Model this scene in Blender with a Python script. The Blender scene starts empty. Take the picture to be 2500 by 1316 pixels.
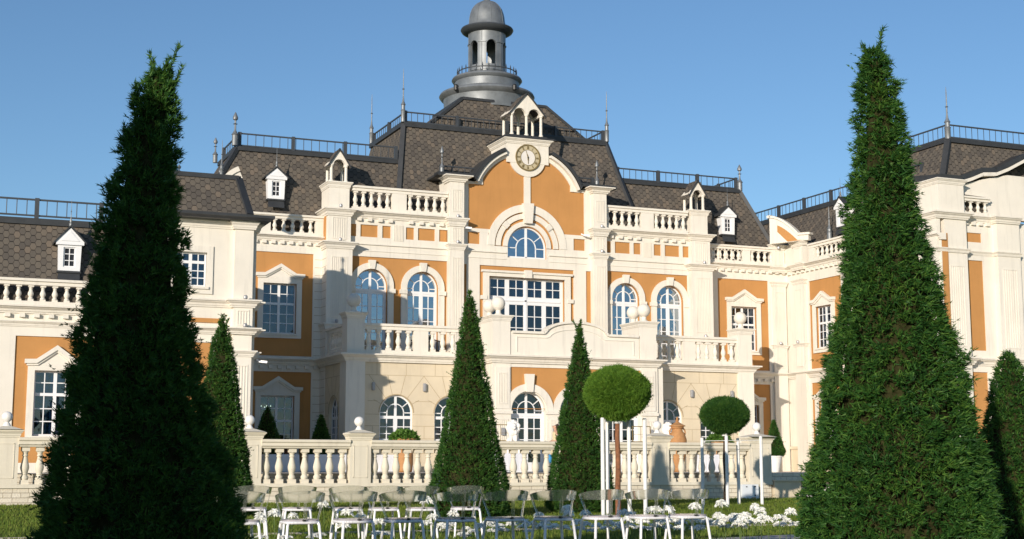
import bpy, bmesh, math, random
from math import sin, cos, pi, radians, sqrt
from mathutils import Vector, Matrix
from mathutils.geometry import tessellate_polygon
import numpy as np
random.seed(7)
S = bpy.context.scene
COL = S.collection

# ------------------------------------------------------------------ camera, sky, sun, exposure
CAM_Z = 1.02
PITCH = math.atan(487/3500.0); YAW = radians(22.8)
cd = bpy.data.cameras.new('camera'); cam = bpy.data.objects.new('camera', cd); COL.objects.link(cam)
cam.location = (0, 0, CAM_Z); cam.rotation_euler = (pi/2 + PITCH, 0, -YAW)
cd.sensor_width = 36.0; cd.lens = 36.0*3500/2500.0
cd.clip_start = 0.1; cd.clip_end = 3000
cd.dof.use_dof = True; cd.dof.focus_distance = 46.0; cd.dof.aperture_fstop = 11.0
S.camera = cam

SUN_DIR = Vector((3.13, 3.1, -0.98)).normalized()      # the way the light travels
SUN_EL = math.asin(-SUN_DIR.z)
SUN_AZ = math.atan2(-SUN_DIR.x, -SUN_DIR.y)            # from +Y towards +X, of the sun itself
W = bpy.data.worlds.new('World'); S.world = W; W.use_nodes = True
nt = W.node_tree; bg = nt.nodes['Background']
sky = nt.nodes.new('ShaderNodeTexSky'); sky.sky_type = 'NISHITA'; sky.sun_disc = False
sky.sun_elevation = SUN_EL; sky.sun_rotation = SUN_AZ
sky.air_density = 1.0; sky.dust_density = 0.1; sky.ozone_density = 3.8; sky.altitude = 200
nt.links.new(sky.outputs[0], bg.inputs[0]); bg.inputs[1].default_value = 0.125
sd = bpy.data.lights.new('sun', 'SUN'); sd.energy = 4.6; sd.angle = radians(0.5); sd.color = (1.0, 0.895, 0.77)
sun = bpy.data.objects.new('sun', sd); COL.objects.link(sun)
sun.rotation_euler = SUN_DIR.to_track_quat('-Z', 'Y').to_euler(); sun.location = (-40, -40, 40)
S.view_settings.view_transform = 'Standard'; S.view_settings.look = 'None'
S.view_settings.exposure = 0.10; S.view_settings.gamma = 1.0

# ------------------------------------------------------------------ materials
def mat(name):
    m = bpy.data.materials.new(name); m.use_nodes = True
    return m, m.node_tree, m.node_tree.nodes['Principled BSDF']
def N(t, ty, **kw):
    n = t.nodes.new(ty)
    for k, v in kw.items(): setattr(n, k, v)
    return n
def mathn(t, op, a, b=None, c=None):
    n = N(t, 'ShaderNodeMath', operation=op)
    for i, x in enumerate((a, b, c)):
        if x is None: continue
        if isinstance(x, (int, float)): n.inputs[i].default_value = x
        else: t.links.new(x, n.inputs[i])
    return n.outputs[0]
def mixc(t, fac, a, b, mode='MIX'):
    n = N(t, 'ShaderNodeMix', data_type='RGBA', blend_type=mode)
    for s, x in ((n.inputs[0], fac), (n.inputs[6], a), (n.inputs[7], b)):
        if isinstance(x, (int, float)): s.default_value = x
        elif isinstance(x, tuple): s.default_value = (*x, 1) if len(x) == 3 else x
        else: t.links.new(x, s)
    return n.outputs[2]
def ramp(t, fac, stops):
    n = N(t, 'ShaderNodeValToRGB'); e = n.color_ramp.elements
    e[0].position, e[1].position = stops[0][0], stops[-1][0]
    for p, c in stops[1:-1]: e.new(p)
    for el, (p, c) in zip(e, stops): el.color = (*c, 1) if len(c) == 3 else c
    t.links.new(fac, n.inputs[0]); return n.outputs[0]
def noise(t, scale, detail=4, vec=None, rough=0.6):
    n = N(t, 'ShaderNodeTexNoise'); n.inputs['Scale'].default_value = scale
    n.inputs['Detail'].default_value = detail; n.inputs['Roughness'].default_value = rough
    if vec is None: vec = N(t, 'ShaderNodeTexCoord').outputs['Object']
    t.links.new(vec, n.inputs['Vector']); return n.outputs['Fac']
def bump(t, b, h, strength, dist):
    n = N(t, 'ShaderNodeBump'); n.inputs['Strength'].default_value = strength
    n.inputs['Distance'].default_value = dist; t.links.new(h, n.inputs['Height'])
    t.links.new(n.outputs[0], b.inputs['Normal'])
def simple(name, col, rough=0.7, metal=0.0, var=0.12, scale=3.0, bumpd=0.0, bscale=60, spec=None):
    m, t, b = mat(name)
    f = noise(t, scale, 5)
    dark = tuple(c*(1-var) for c in col); light = tuple(min(1, c*(1+var*0.6)) for c in col)
    t.links.new(ramp(t, f, [(0.3, dark), (0.7, light)]), b.inputs['Base Color'])
    b.inputs['Roughness'].default_value = rough; b.inputs['Metallic'].default_value = metal
    if spec is not None: b.inputs['Specular IOR Level'].default_value = spec
    if bumpd: bump(t, b, noise(t, bscale, 3), 0.6, bumpd)
    return m
def plaster(name, col, var, streak):
    m, t, b = mat(name)
    tc = N(t, 'ShaderNodeTexCoord')
    mp = N(t, 'ShaderNodeMapping'); mp.inputs['Scale'].default_value = (6, 6, 0.5); t.links.new(tc.outputs['Object'], mp.inputs[0])
    f1 = noise(t, 0.8, 6, tc.outputs['Object']); f2 = noise(t, 1.0, 5, mp.outputs[0]); f3 = noise(t, 45, 2, tc.outputs['Object'])
    c = ramp(t, f1, [(0.3, tuple(x*(1-var) for x in col)), (0.7, tuple(min(1, x*(1+var*.5)) for x in col))])
    c = mixc(t, mathn(t, 'MULTIPLY', mathn(t, 'SUBTRACT', f2, 0.52), streak), c, tuple(x*0.55 for x in col))
    c = mixc(t, mathn(t, 'MULTIPLY', f3, 0.16), c, tuple(x*0.6 for x in col))
    t.links.new(c, b.inputs['Base Color']); b.inputs['Roughness'].default_value = 0.85
    b.inputs['Specular IOR Level'].default_value = 0.2
    bump(t, b, noise(t, 90, 3, tc.outputs['Object']), 0.5, 0.006)
    return m
M = {}
M['cream'] = plaster('cream_plaster', (0.79, 0.74, 0.645), 0.07, 1.5)
M['orange'] = plaster('orange_stucco', (0.52, 0.258, 0.088), 0.10, 0.9)
M['beige'] = plaster('beige_ashlar', (0.69, 0.595, 0.44), 0.10, 0.9)
M['joint'] = simple('stone_joint', (0.42, 0.33, 0.20), 0.9)
M['fence_stone'] = plaster('balustrade_stone', (0.74, 0.68, 0.55), 0.08, 1.2)
M['marble'] = simple('white_marble', (0.80, 0.77, 0.72), 0.5, var=0.08, bumpd=0.01, bscale=12)
M['frame'] = simple('white_window_frame', (0.80, 0.80, 0.80), 0.4, var=0.03)
M['metal'] = simple('grey_zinc', (0.20, 0.215, 0.225), 0.50, 0.35, var=0.25, scale=2.5)
M['rail'] = simple('dark_grey_painted_metal', (0.060, 0.067, 0.075), 0.5, 0.2, var=0.15)
M['trim'] = simple('charcoal_flashing', (0.042, 0.044, 0.046), 0.5, 0.1, var=0.2)
M['dark'] = simple('dark_interior', (0.012, 0.016, 0.024), 0.9, var=0.3, scale=1.5)  # near-black colour stands in for the unlit rooms behind the windows
M['curtain'] = simple('pale_curtain', (0.42, 0.47, 0.52), 0.9, var=0.15, scale=8)
M['terracotta'] = simple('terracotta', (0.44, 0.22, 0.085), 0.8, var=0.2, scale=7, bumpd=0.006)
M['cloth'] = simple('white_tablecloth', (0.70, 0.70, 0.72), 0.9, var=0.06)
M['chairwhite'] = simple('white_lacquered_metal', (0.82, 0.81, 0.82), 0.3, var=0.03)
M['stake'] = simple('white_painted_stake', (0.80, 0.79, 0.76), 0.6, var=0.1, scale=5)
M['bark_red'] = simple('reddish_bark', (0.24, 0.10, 0.045), 0.9, var=0.5, scale=14, bumpd=0.02, bscale=25)
M['bark_dark'] = simple('dark_bark', (0.055, 0.032, 0.018), 0.9, var=0.5, scale=14, bumpd=0.03, bscale=25)
M['gold'] = simple('dull_bronze', (0.26, 0.19, 0.075), 0.5, 0.3, var=0.2)
M['dial'] = simple('clock_dial', (0.50, 0.43, 0.28), 0.6, var=0.08)
M['dialc'] = simple('clock_centre', (0.74, 0.70, 0.64), 0.6, var=0.04)
M['box'] = simple('white_enamel_box', (0.72, 0.76, 0.80), 0.4, var=0.04)
M['black'] = simple('black_plastic', (0.02, 0.02, 0.02), 0.5)
M['petal'] = simple('white_petals', (0.86, 0.86, 0.80), 0.7, var=0.06, scale=20)
M['stem'] = simple('green_stem', (0.09, 0.15, 0.03), 0.7)
M['terrace'] = simple('pale_terrace_slabs', (0.60, 0.54, 0.45), 0.85, var=0.10, scale=2)
M['path'] = simple('pale_paving', (0.42, 0.38, 0.33), 0.85, var=0.12, scale=2, bumpd=0.004)
M['skin'] = simple('skin', (0.52, 0.30, 0.20), 0.6, var=0.04)
M['hair'] = simple('dark_hair', (0.03, 0.018, 0.012), 0.5)
M['dress'] = simple('pale_yellow_cloth', (0.66, 0.56, 0.34), 0.9)
M['blue'] = simple('blue_cloth', (0.05, 0.28, 0.55), 0.7)
M['lampgrey'] = simple('grey_lamp_housing', (0.36, 0.36, 0.37), 0.4, 0.3)
M['joint_dark'] = simple('dark_gap', (0.10, 0.08, 0.06), 0.9)

def glass_pane(name, tint, fac):
    m, t, b = mat(name); t.nodes.remove(b)
    out = t.nodes['Material Output']
    tr = N(t, 'ShaderNodeBsdfTransparent'); tr.inputs[0].default_value = (*tint, 1)
    gl = N(t, 'ShaderNodeBsdfGlossy'); gl.inputs['Roughness'].default_value = 0.03; gl.inputs[0].default_value = (0.80, 0.90, 1.0, 1)
    bp = N(t, 'ShaderNodeBump'); bp.inputs['Strength'].default_value = 0.25; bp.inputs['Distance'].default_value = 0.03
    t.links.new(noise(t, 1.6, 2), bp.inputs['Height']); t.links.new(bp.outputs[0], gl.inputs['Normal'])
    mx = N(t, 'ShaderNodeMixShader'); mx.inputs[0].default_value = fac
    t.links.new(tr.outputs[0], mx.inputs[1]); t.links.new(gl.outputs[0], mx.inputs[2]); t.links.new(mx.outputs[0], out.inputs[0])
    return m
M['pane'] = glass_pane('window_glass', (0.30, 0.40, 0.50), 0.11)
M['pane_sky'] = glass_pane('arched_window_glass', (0.2, 0.3, 0.4), 0.50)
m, t, b = mat('clear_polycarbonate'); b.inputs['Transmission Weight'].default_value = 0.94; b.inputs['IOR'].default_value = 1.5
b.inputs['Base Color'].default_value = (0.86, 0.87, 0.82, 1); b.inputs['Roughness'].default_value = 0.05; M['clear'] = m
m, t, b = mat('milky_seat'); b.inputs['Transmission Weight'].default_value = 0.45; b.inputs['IOR'].default_value = 1.3
b.inputs['Base Color'].default_value = (0.75, 0.70, 0.74, 1); b.inputs['Roughness'].default_value = 0.15; M['seat'] = m

# hexagonal roof shingles, laid out in metres along the slope
m, t, b = mat('hexagonal_shingles'); M['shingle'] = m
uv = N(t, 'ShaderNodeUVMap'); uv.uv_map = 'UVMap'
sx = N(t, 'ShaderNodeSeparateXYZ'); t.links.new(uv.outputs[0], sx.inputs[0])
px_ = mathn(t, 'DIVIDE', sx.outputs[0], 0.32); py_ = mathn(t, 'DIVIDE', sx.outputs[1], 0.26)
def hexd(off):
    ux = mathn(t, 'SUBTRACT', px_, off); uy = mathn(t, 'SUBTRACT', py_, off)
    fx = mathn(t, 'SUBTRACT', mathn(t, 'FRACT', ux), 0.5); fy = mathn(t, 'SUBTRACT', mathn(t, 'FRACT', uy), 0.5)
    X = mathn(t, 'ABSOLUTE', mathn(t, 'MULTIPLY', fx, 3.0)); Ys = mathn(t, 'MULTIPLY', fy, sqrt(3)); Y = mathn(t, 'ABSOLUTE', Ys)
    d = mathn(t, 'MAXIMUM', Y, mathn(t, 'ADD', mathn(t, 'MULTIPLY', Y, 0.5), mathn(t, 'MULTIPLY', X, 0.8660)))
    cid = mathn(t, 'ADD', mathn(t, 'MULTIPLY', mathn(t, 'FLOOR', ux), 12.9 + off*7), mathn(t, 'MULTIPLY', mathn(t, 'FLOOR', uy), 78.2 + off*3))
    fl = mathn(t, 'GREATER_THAN', mathn(t, 'MULTIPLY', Y, 0.5), mathn(t, 'MULTIPLY', X, 0.8))
    return d, Ys, cid, fl
d1, y1, c1, f1_ = hexd(0.0); d2, y2, c2, f2_ = hexd(0.5)
sel = mathn(t, 'LESS_THAN', d1, d2)
def pick(a, b_): return mathn(t, 'ADD', mathn(t, 'MULTIPLY', sel, a), mathn(t, 'MULTIPLY', mathn(t, 'SUBTRACT', 1.0, sel), b_))
d = pick(d1, d2); ys = pick(y1, y2); cid = pick(c1, c2)
wn = N(t, 'ShaderNodeTexWhiteNoise', noise_dimensions='1D'); t.links.new(cid, wn.inputs['W'])
lower = mathn(t, 'MULTIPLY', mathn(t, 'LESS_THAN', ys, 0.0), pick(f1_, f2_)); half = mathn(t, 'LESS_THAN', ys, 0.05)
thr = mathn(t, 'SUBTRACT', mathn(t, 'SUBTRACT', 0.850, mathn(t, 'MULTIPLY', half, 0.075)), mathn(t, 'MULTIPLY', lower, 0.085))  # dark outline of the joints, thickened below to paint each shingle's shadow
line = mathn(t, 'MULTIPLY', mathn(t, 'GREATER_THAN', d, thr), mathn(t, 'ADD', 0.75, mathn(t, 'MULTIPLY', lower, 0.25)))
base = ramp(t, wn.outputs['Value'], [(0.0, (0.105, 0.093, 0.080)), (0.45, (0.140, 0.122, 0.100)), (0.8, (0.160, 0.138, 0.110)), (1.0, (0.205, 0.165, 0.125))])
base = mixc(t, mathn(t, 'MULTIPLY', noise(t, 120, 2), 0.5), base, (0.05, 0.043, 0.04))
t.links.new(mixc(t, mathn(t, 'MULTIPLY', line, 0.85), base, (0.012, 0.011, 0.011)), b.inputs['Base Color'])
b.inputs['Roughness'].default_value = 0.9; b.inputs['Specular IOR Level'].default_value = 0.15
bump(t, b, mathn(t, 'MULTIPLY', mathn(t, 'SUBTRACT', 1.0, line), mathn(t, 'SUBTRACT', 0.8, mathn(t, 'MULTIPLY', ys, 0.3))), 0.8, 0.012)

# small irregular stone veneer
m, t, b = mat('stone_veneer'); M['veneer'] = m
uv = N(t, 'ShaderNodeUVMap'); uv.uv_map = 'UVMap'
br = N(t, 'ShaderNodeTexBrick'); t.links.new(uv.outputs[0], br.inputs['Vector'])
br.inputs['Scale'].default_value = 1.0; br.inputs['Mortar Size'].default_value = 0.006; br.inputs['Brick Width'].default_value = 0.36
br.inputs['Row Height'].default_value = 0.115; br.offset = 0.37; br.squash = 0.55; br.squash_frequency = 3
br.inputs['Color1'].default_value = (0.74, 0.68, 0.56, 1); br.inputs['Color2'].default_value = (0.66, 0.60, 0.48, 1); br.inputs['Mortar'].default_value = (0.36, 0.30, 0.22, 1)
t.links.new(mixc(t, mathn(t, 'MULTIPLY', noise(t, 14, 4), 0.3), br.outputs['Color'], (0.5, 0.44, 0.34)), b.inputs['Base Color']); b.inputs['Roughness'].default_value = 0.9
bump(t, b, mathn(t, 'SUBTRACT', noise(t, 25, 3), mathn(t, 'MULTIPLY', br.outputs['Fac'], 1.0)), 0.8, 0.02)

# foliage and grass
def foliage(name, cols, scale, transl=0.15):
    m, t, b = mat(name)
    g = N(t, 'ShaderNodeNewGeometry')
    wn = N(t, 'ShaderNodeTexWhiteNoise', noise_dimensions='1D'); t.links.new(g.outputs['Random Per Island'], wn.inputs['W'])
    f = mathn(t, 'ADD', mathn(t, 'MULTIPLY', noise(t, scale, 5, rough=0.7), 0.70), mathn(t, 'MULTIPLY', wn.outputs['Value'], 0.45))
    t.links.new(ramp(t, f, [(0.3, cols[0]), (0.55, cols[1]), (0.85, cols[2])]), b.inputs['Base Color'])
    b.inputs['Roughness'].default_value = 0.6; b.inputs['Specular IOR Level'].default_value = 0.25
    tl = N(t, 'ShaderNodeBsdfTranslucent'); tl.inputs[0].default_value = (*[c*1.3 for c in cols[2]], 1)
    mx = N(t, 'ShaderNodeMixShader'); mx.inputs[0].default_value = transl
    t.links.new(b.outputs[0], mx.inputs[1]); t.links.new(tl.outputs[0], mx.inputs[2])
    t.links.new(mx.outputs[0], t.nodes['Material Output'].inputs[0])
    return m
M['yew'] = foliage('yew_foliage', [(0.011, 0.044, 0.010), (0.028, 0.098, 0.017), (0.095, 0.185, 0.027)], 4, 0.22)
M['yew_core'] = simple('shaded_inner_foliage', (0.034, 0.034, 0.014), 0.95, var=0.6, scale=25, spec=0.0)  # brown of inner twigs, with the shade of the gaps put into the colour
M['yew_bright'] = foliage('bright_yew_foliage', [(0.05, 0.125, 0.014), (0.095, 0.205, 0.022), (0.19, 0.31, 0.036)], 6, 0.25)
M['box_green'] = foliage('potted_plant_leaves', [(0.03, 0.08, 0.012), (0.07, 0.16, 0.02), (0.13, 0.24, 0.04)], 9, 0.2)
M['grassblade'] = foliage('grass_blades', [(0.065, 0.125, 0.014), (0.13, 0.20, 0.022), (0.25, 0.27, 0.055)], 0.9, 0.35)
m, t, b = mat('lawn'); M['lawn'] = m
f = mathn(t, 'ADD', mathn(t, 'MULTIPLY', noise(t, 0.5, 6), 0.5), mathn(t, 'MULTIPLY', noise(t, 22, 5, rough=0.75), 0.5))
t.links.new(ramp(t, f, [(0.35, (0.045, 0.085, 0.011)), (0.52, (0.105, 0.150, 0.022)), (0.68, (0.20, 0.20, 0.05))]), b.inputs['Base Color'])
b.inputs['Roughness'].default_value = 0.9; b.inputs['Specular IOR Level'].default_value = 0.1
bump(t, b, noise(t, 60, 5, rough=0.8), 1.0, 0.06)

# ------------------------------------------------------------------ mesh helpers
class Fr:
    """facade frame: u along the wall (to the right seen from outside), v up, w out of the wall"""
    def __init__(s, x, y, U, Nn): s.o = Vector((x, y, 0)); s.U = Vector((*U, 0)); s.N = Vector((*Nn, 0))
    def p(s, u, v, w): q = s.o + s.U*u + s.N*w; return Vector((q.x, q.y, v))
def FY(y): return Fr(0, y, (1, 0), (0, -1))        # facade facing the garden: u is world X
def FX(x): return Fr(x, 0, (0, -1), (-1, 0))       # wall facing -X: u is minus world Y
class MB:
    def __init__(s, fr=None): s.V = []; s.Fc = []; s.mi = []; s.fr = fr or FY(0); s.m = 0
    def add(s, vs, fs):
        o = len(s.V); s.V += [Vector(v) for v in vs]
        for f in fs: s.Fc.append([i+o for i in f]); s.mi.append(s.m)
        return s
    def box(s, u0, u1, v0, v1, w0, w1, fr=None):
        f = fr or s.fr
        P = [f.p(u, v, w) for w in (w0, w1) for v in (v0, v1) for u in (u0, u1)]
        return s.add(P, [(0,1,3,2), (4,6,7,5), (0,4,5,1), (2,3,7,6), (0,2,6,4), (1,5,7,3)])
    def plate(s, out, holes, w0, w1, fr=None):
        f = fr or s.fr; loops = [out] + list(holes); flat = [p for l in loops for p in l]; n = len(flat)
        tris = tessellate_polygon([[Vector((u, v, 0)) for u, v in l] for l in loops])
        P = [f.p(u, v, w1) for u, v in flat] + [f.p(u, v, w0) for u, v in flat]
        F = [tuple(t) for t in tris] + [tuple(i+n for i in reversed(t)) for t in tris]
        k = 0
        for l in loops:
            c = len(l)
            for i in range(c):
                a, b_ = k+i, k+(i+1) % c; F.append((a, b_, b_+n, a+n))
            k += c
        return s.add(P, F)
    def band(s, uc, vc, r0, r1, w0, w1, a0=0, a1=180, n=28, fr=None, ry=1.0):
        f = fr or s.fr; P = []; F = []
        for i in range(n+1):
            a = radians(a0+(a1-a0)*i/n)
            for r in (r0, r1):
                for w in (w0, w1): P.append(f.p(uc-r*cos(a), vc+r*sin(a)*ry, w))
        for i in range(n):
            a, b_ = i*4, i*4+4
            F += [(a+1, b_+1, b_+3, a+3), (a, a+2, b_+2, b_), (a+2, a+3, b_+3, b_+2), (a, b_, b_+1, a+1)]
        if abs(a1-a0) < 359: F += [(0, 1, 3, 2), (n*4, n*4+2, n*4+3, n*4+1)]
        return s.add(P, F)
    def sweep(s, path, prof):
        """closed profile [(out,z)] swept along a horizontal polyline; out is to the right of travel"""
        n = len(path); m_ = len(prof); P = []; F = []
        for i in range(n):
            p = Vector(path[i]).to_2d()
            ds = []
            if i > 0: ds.append((p-Vector(path[i-1]).to_2d()).normalized())
            if i < n-1: ds.append((Vector(path[i+1]).to_2d()-p).normalized())
            nr = [Vector((d.y, -d.x)) for d in ds]
            if len(nr) == 2:
                b_ = (nr[0]+nr[1]).normalized(); k = 1/max(0.3, b_.dot(nr[0])); o = b_*k
            else: o = nr[0]
            for w, z in prof: P.append((p.x+o.x*w, p.y+o.y*w, z))
        for i in range(n-1):
            for j in range(m_):
                k = (j+1) % m_; F.append((i*m_+j, i*m_+k, (i+1)*m_+k, (i+1)*m_+j))
        F += [tuple(range(m_)), tuple((n-1)*m_+j for j in reversed(range(m_)))]
        return s.add(P, F)
    def lathe(s, c, prof, n=12, sq=False, a0=0.0):
        c = Vector(c); P = []; F = []; k = len(prof)
        for r, z in prof:
            for i in range(n):
                a = 2*pi*i/n + a0; rr = r
                P.append((c.x+rr*cos(a), c.y+rr*sin(a), c.z+z))
        for j in range(k-1):
            for i in range(n):
                i2 = (i+1) % n; F.append((j*n+i, j*n+i2, (j+1)*n+i2, (j+1)*n+i))
        F += [tuple(reversed(range(n))), tuple((k-1)*n+i for i in range(n))]
        return s.add(P, F)
    def tube(s, p0, p1, r0, r1=None, n=8):
        p0 = Vector(p0); p1 = Vector(p1); r1 = r0 if r1 is None else r1
        d = (p1-p0).normalized(); a = d.orthogonal().normalized(); b_ = d.cross(a); P = []
        for p, r in ((p0, r0), (p1, r1)):
            for i in range(n):
                t_ = 2*pi*i/n; P.append(p+(a*cos(t_)+b_*sin(t_))*r)
        F = [(i, (i+1) % n, n+(i+1) % n, n+i) for i in range(n)] + [tuple(reversed(range(n))), tuple(range(n, 2*n))]
        return s.add(P, F)
    def bar(s, p0, p1, wd, ht, upv=(0, 0, 1)):
        p0 = Vector(p0); p1 = Vector(p1); d = (p1-p0).normalized(); sd_ = d.cross(Vector(upv))
        sd_ = sd_.normalized() if sd_.length > 1e-4 else Vector((1, 0, 0)); u = sd_.cross(d).normalized(); P = []
        for p in (p0, p1):
            for a, b_ in ((-1, -1), (1, -1), (1, 1), (-1, 1)): P.append(p+sd_*a*wd/2+u*b_*ht/2)
        return s.add(P, [(0, 3, 2, 1), (4, 5, 6, 7), (0, 1, 5, 4), (1, 2, 6, 5), (2, 3, 7, 6), (3, 0, 4, 7)])
    def pipe(s, pts, r, n=8):
        for a, b_ in zip(pts[:-1], pts[1:]): s.tube(a, b_, r, r, n)
        return s
    def quad(s, *P): return s.add(P, [tuple(range(len(P)))])
    def build(s, name, mats, parent=None, smooth=False, loc=None, recalc=True):
        me = bpy.data.meshes.new(name); o = Vector(loc) if loc else Vector((0, 0, 0))
        me.from_pydata([tuple(v-o) for v in s.V], [], s.Fc)
        for k in (mats if isinstance(mats, (list, tuple)) else [mats]): me.materials.append(M[k])
        me.polygons.foreach_set('material_index', s.mi)
        if recalc:
            bm = bmesh.new(); bm.from_mesh(me); bmesh.ops.recalc_face_normals(bm, faces=bm.faces); bm.to_mesh(me); bm.free()
        if smooth:
            me.polygons.foreach_set('use_smooth', [True]*len(me.polygons))
            if smooth == 'auto': me.set_sharp_from_angle(angle=radians(35))
        ul = me.uv_layers.new(name='UVMap')
        if len(me.polygons) < 30000:
            Z = Vector((0, 0, 1))
            for p in me.polygons:
                n = p.normal
                t_ = Z.cross(n); t_ = t_.normalized() if t_.length > 0.02 else Vector((1, 0, 0)); b_ = n.cross(t_)
                for li in p.loop_indices:
                    v = me.vertices[me.loops[li].vertex_index].co; ul.data[li].uv = (v.dot(t_), v.dot(b_))
        ob = bpy.data.objects.new(name, me); COL.objects.link(ob)
        if loc: ob.location = o
        if parent: attach(ob, parent)
        return ob
def wloc(o):
    l = Vector(o.location)
    while o.parent: o = o.parent; l = l + o.location
    return l
WORLD_ROOTS = []
def attach(ob, parent):      # the palace and the balustrade are built in world coordinates, all other things in their own
    r = parent
    while r.parent: r = r.parent
    if r in WORLD_ROOTS: ob.location = Vector(ob.location) - wloc(parent)
    ob.parent = parent
def tag(o, label=None, cat=None, group=None, kind=None):
    if label: o['label'] = label
    if cat: o['category'] = cat
    if group: o['group'] = group
    if kind: o['kind'] = kind
    return o
def empty(name, loc): 
    o = bpy.data.objects.new(name, None); COL.objects.link(o); o.location = loc; o.empty_display_size = 0.2; return o
def inst(me, name, loc, parent=None, scale=(1, 1, 1), rz=0):
    o = bpy.data.objects.new(name, me); COL.objects.link(o); o.location = loc; o.scale = scale; o.rotation_euler = (0, 0, rz)
    if parent: attach(o, parent)
    return o
def copy_tree(o, parent=None):
    c = o.copy(); COL.objects.link(c); c.parent = parent
    for ch in [x for x in S.objects if x.parent == o]: copy_tree(ch, c)
    return c
def arch(uc, hw, v0, vs, n=24, ry=1.0):
    return [(uc-hw, v0)] + [(uc-hw*cos(pi*i/n), vs+hw*ry*sin(pi*i/n)) for i in range(n+1)] + [(uc+hw, v0)]
def rect(u0, u1, v0, v1): return [(u0, v0), (u1, v0), (u1, v1), (u0, v1)]

# baluster (unit height), shared by every balustrade
_b = MB(); 
_b.box(-.095, .095, 0, .115, -.095, .095); _b.box(-.095, .095, .885, 1, -.095, .095)
_b.lathe((0, 0, 0), [(.075, .11), (.09, .14), (.095, .19), (.07, .235), (.062, .26), (.075, .275), (.066, .29), (.078, .33), (.098, .40), (.104, .46), (.095, .53), (.073, .62), (.058, .70), (.053, .745), (.072, .76), (.072, .78), (.055, .80), (.062, .84), (.082, .875), (.09, .89)], 14)
_o = _b.build('baluster', 'cream', smooth='auto'); BAL = _o.data; bpy.data.objects.remove(_o)
BAL2 = BAL.copy(); BAL2.materials.clear(); BAL2.materials.append(M['fence_stone'])

P0 = Vector((23.8, 52, 0.9))
palace = empty('palace', P0); WORLD_ROOTS.append(palace)
tag(palace, 'large cream and orange palace with dark shingled roofs, balcony, clock gable and grey cupola', 'palace')

def part(mb, name, mats, smooth=False, parent=None): return mb.build(name, mats, parent or palace, smooth)

# ------------------------------------------------------------------ facade builders
def balustrade(fr, u0, u1, v0, v1, wf, th=0.30, peds=(), pitch=0.34, parent=None, bs=1.0, material='cream', me=None):
    """rail from v1-.2 to v1, plinth from v0, balusters between pedestals; wf is the front plane of the rail"""
    m = MB(fr); hb = v0+0.16*bs; ht = v1-0.22*bs
    m.box(u0, u1, v0, hb, wf-th+0.02, wf-0.02); m.box(u0, u1, ht, v1-0.09*bs, wf-th+0.03, wf-0.03); m.box(u0, u1, v1-0.09*bs, v1, wf-th-0.03, wf+0.03)
    edges = [u0]
    for a, b_ in peds: m.box(a, b_, hb, ht, wf-th+0.045, wf-0.045); edges += [a, b_]
    edges.append(u1)
    ob = part(m, 'balustrade', material, parent=parent)
    for a, b_ in zip(edges[0::2], edges[1::2]):
        L = b_-a
        if L < 0.25: continue
        n = max(1, round(L/pitch))
        for i in range(n):
            u = a+L*(i+0.5)/n; p = fr.p(u, hb, wf-th/2)
            inst(me or BAL, 'baluster', p, ob, (bs*1.0, bs*1.0, ht-hb))
    return ob
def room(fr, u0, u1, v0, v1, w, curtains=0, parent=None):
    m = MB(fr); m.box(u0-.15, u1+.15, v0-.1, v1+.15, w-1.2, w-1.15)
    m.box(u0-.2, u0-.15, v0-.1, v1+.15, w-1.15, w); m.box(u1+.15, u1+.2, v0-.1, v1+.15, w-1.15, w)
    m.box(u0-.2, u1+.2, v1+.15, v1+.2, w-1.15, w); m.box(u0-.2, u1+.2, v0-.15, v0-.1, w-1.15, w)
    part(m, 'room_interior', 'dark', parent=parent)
    if curtains:
        c = MB(fr); W_ = (u1-u0)*0.24
        for s_ in ((u0, u0+W_), (u1-W_, u1)):
            n = 9
            for i in range(n):
                a = s_[0]+(s_[1]-s_[0])*i/n; b_ = s_[0]+(s_[1]-s_[0])*(i+1)/n; k = 0.03 if i % 2 else 0
                c.quad(fr.p(a, v0, w-.12-k), fr.p(b_, v0, w-.12-(0.03-k)), fr.p(b_, v1, w-.12-(0.03-k)), fr.p(a, v1, w-.12-k))
        part(c, 'curtain', 'curtain', parent=parent)
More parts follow.
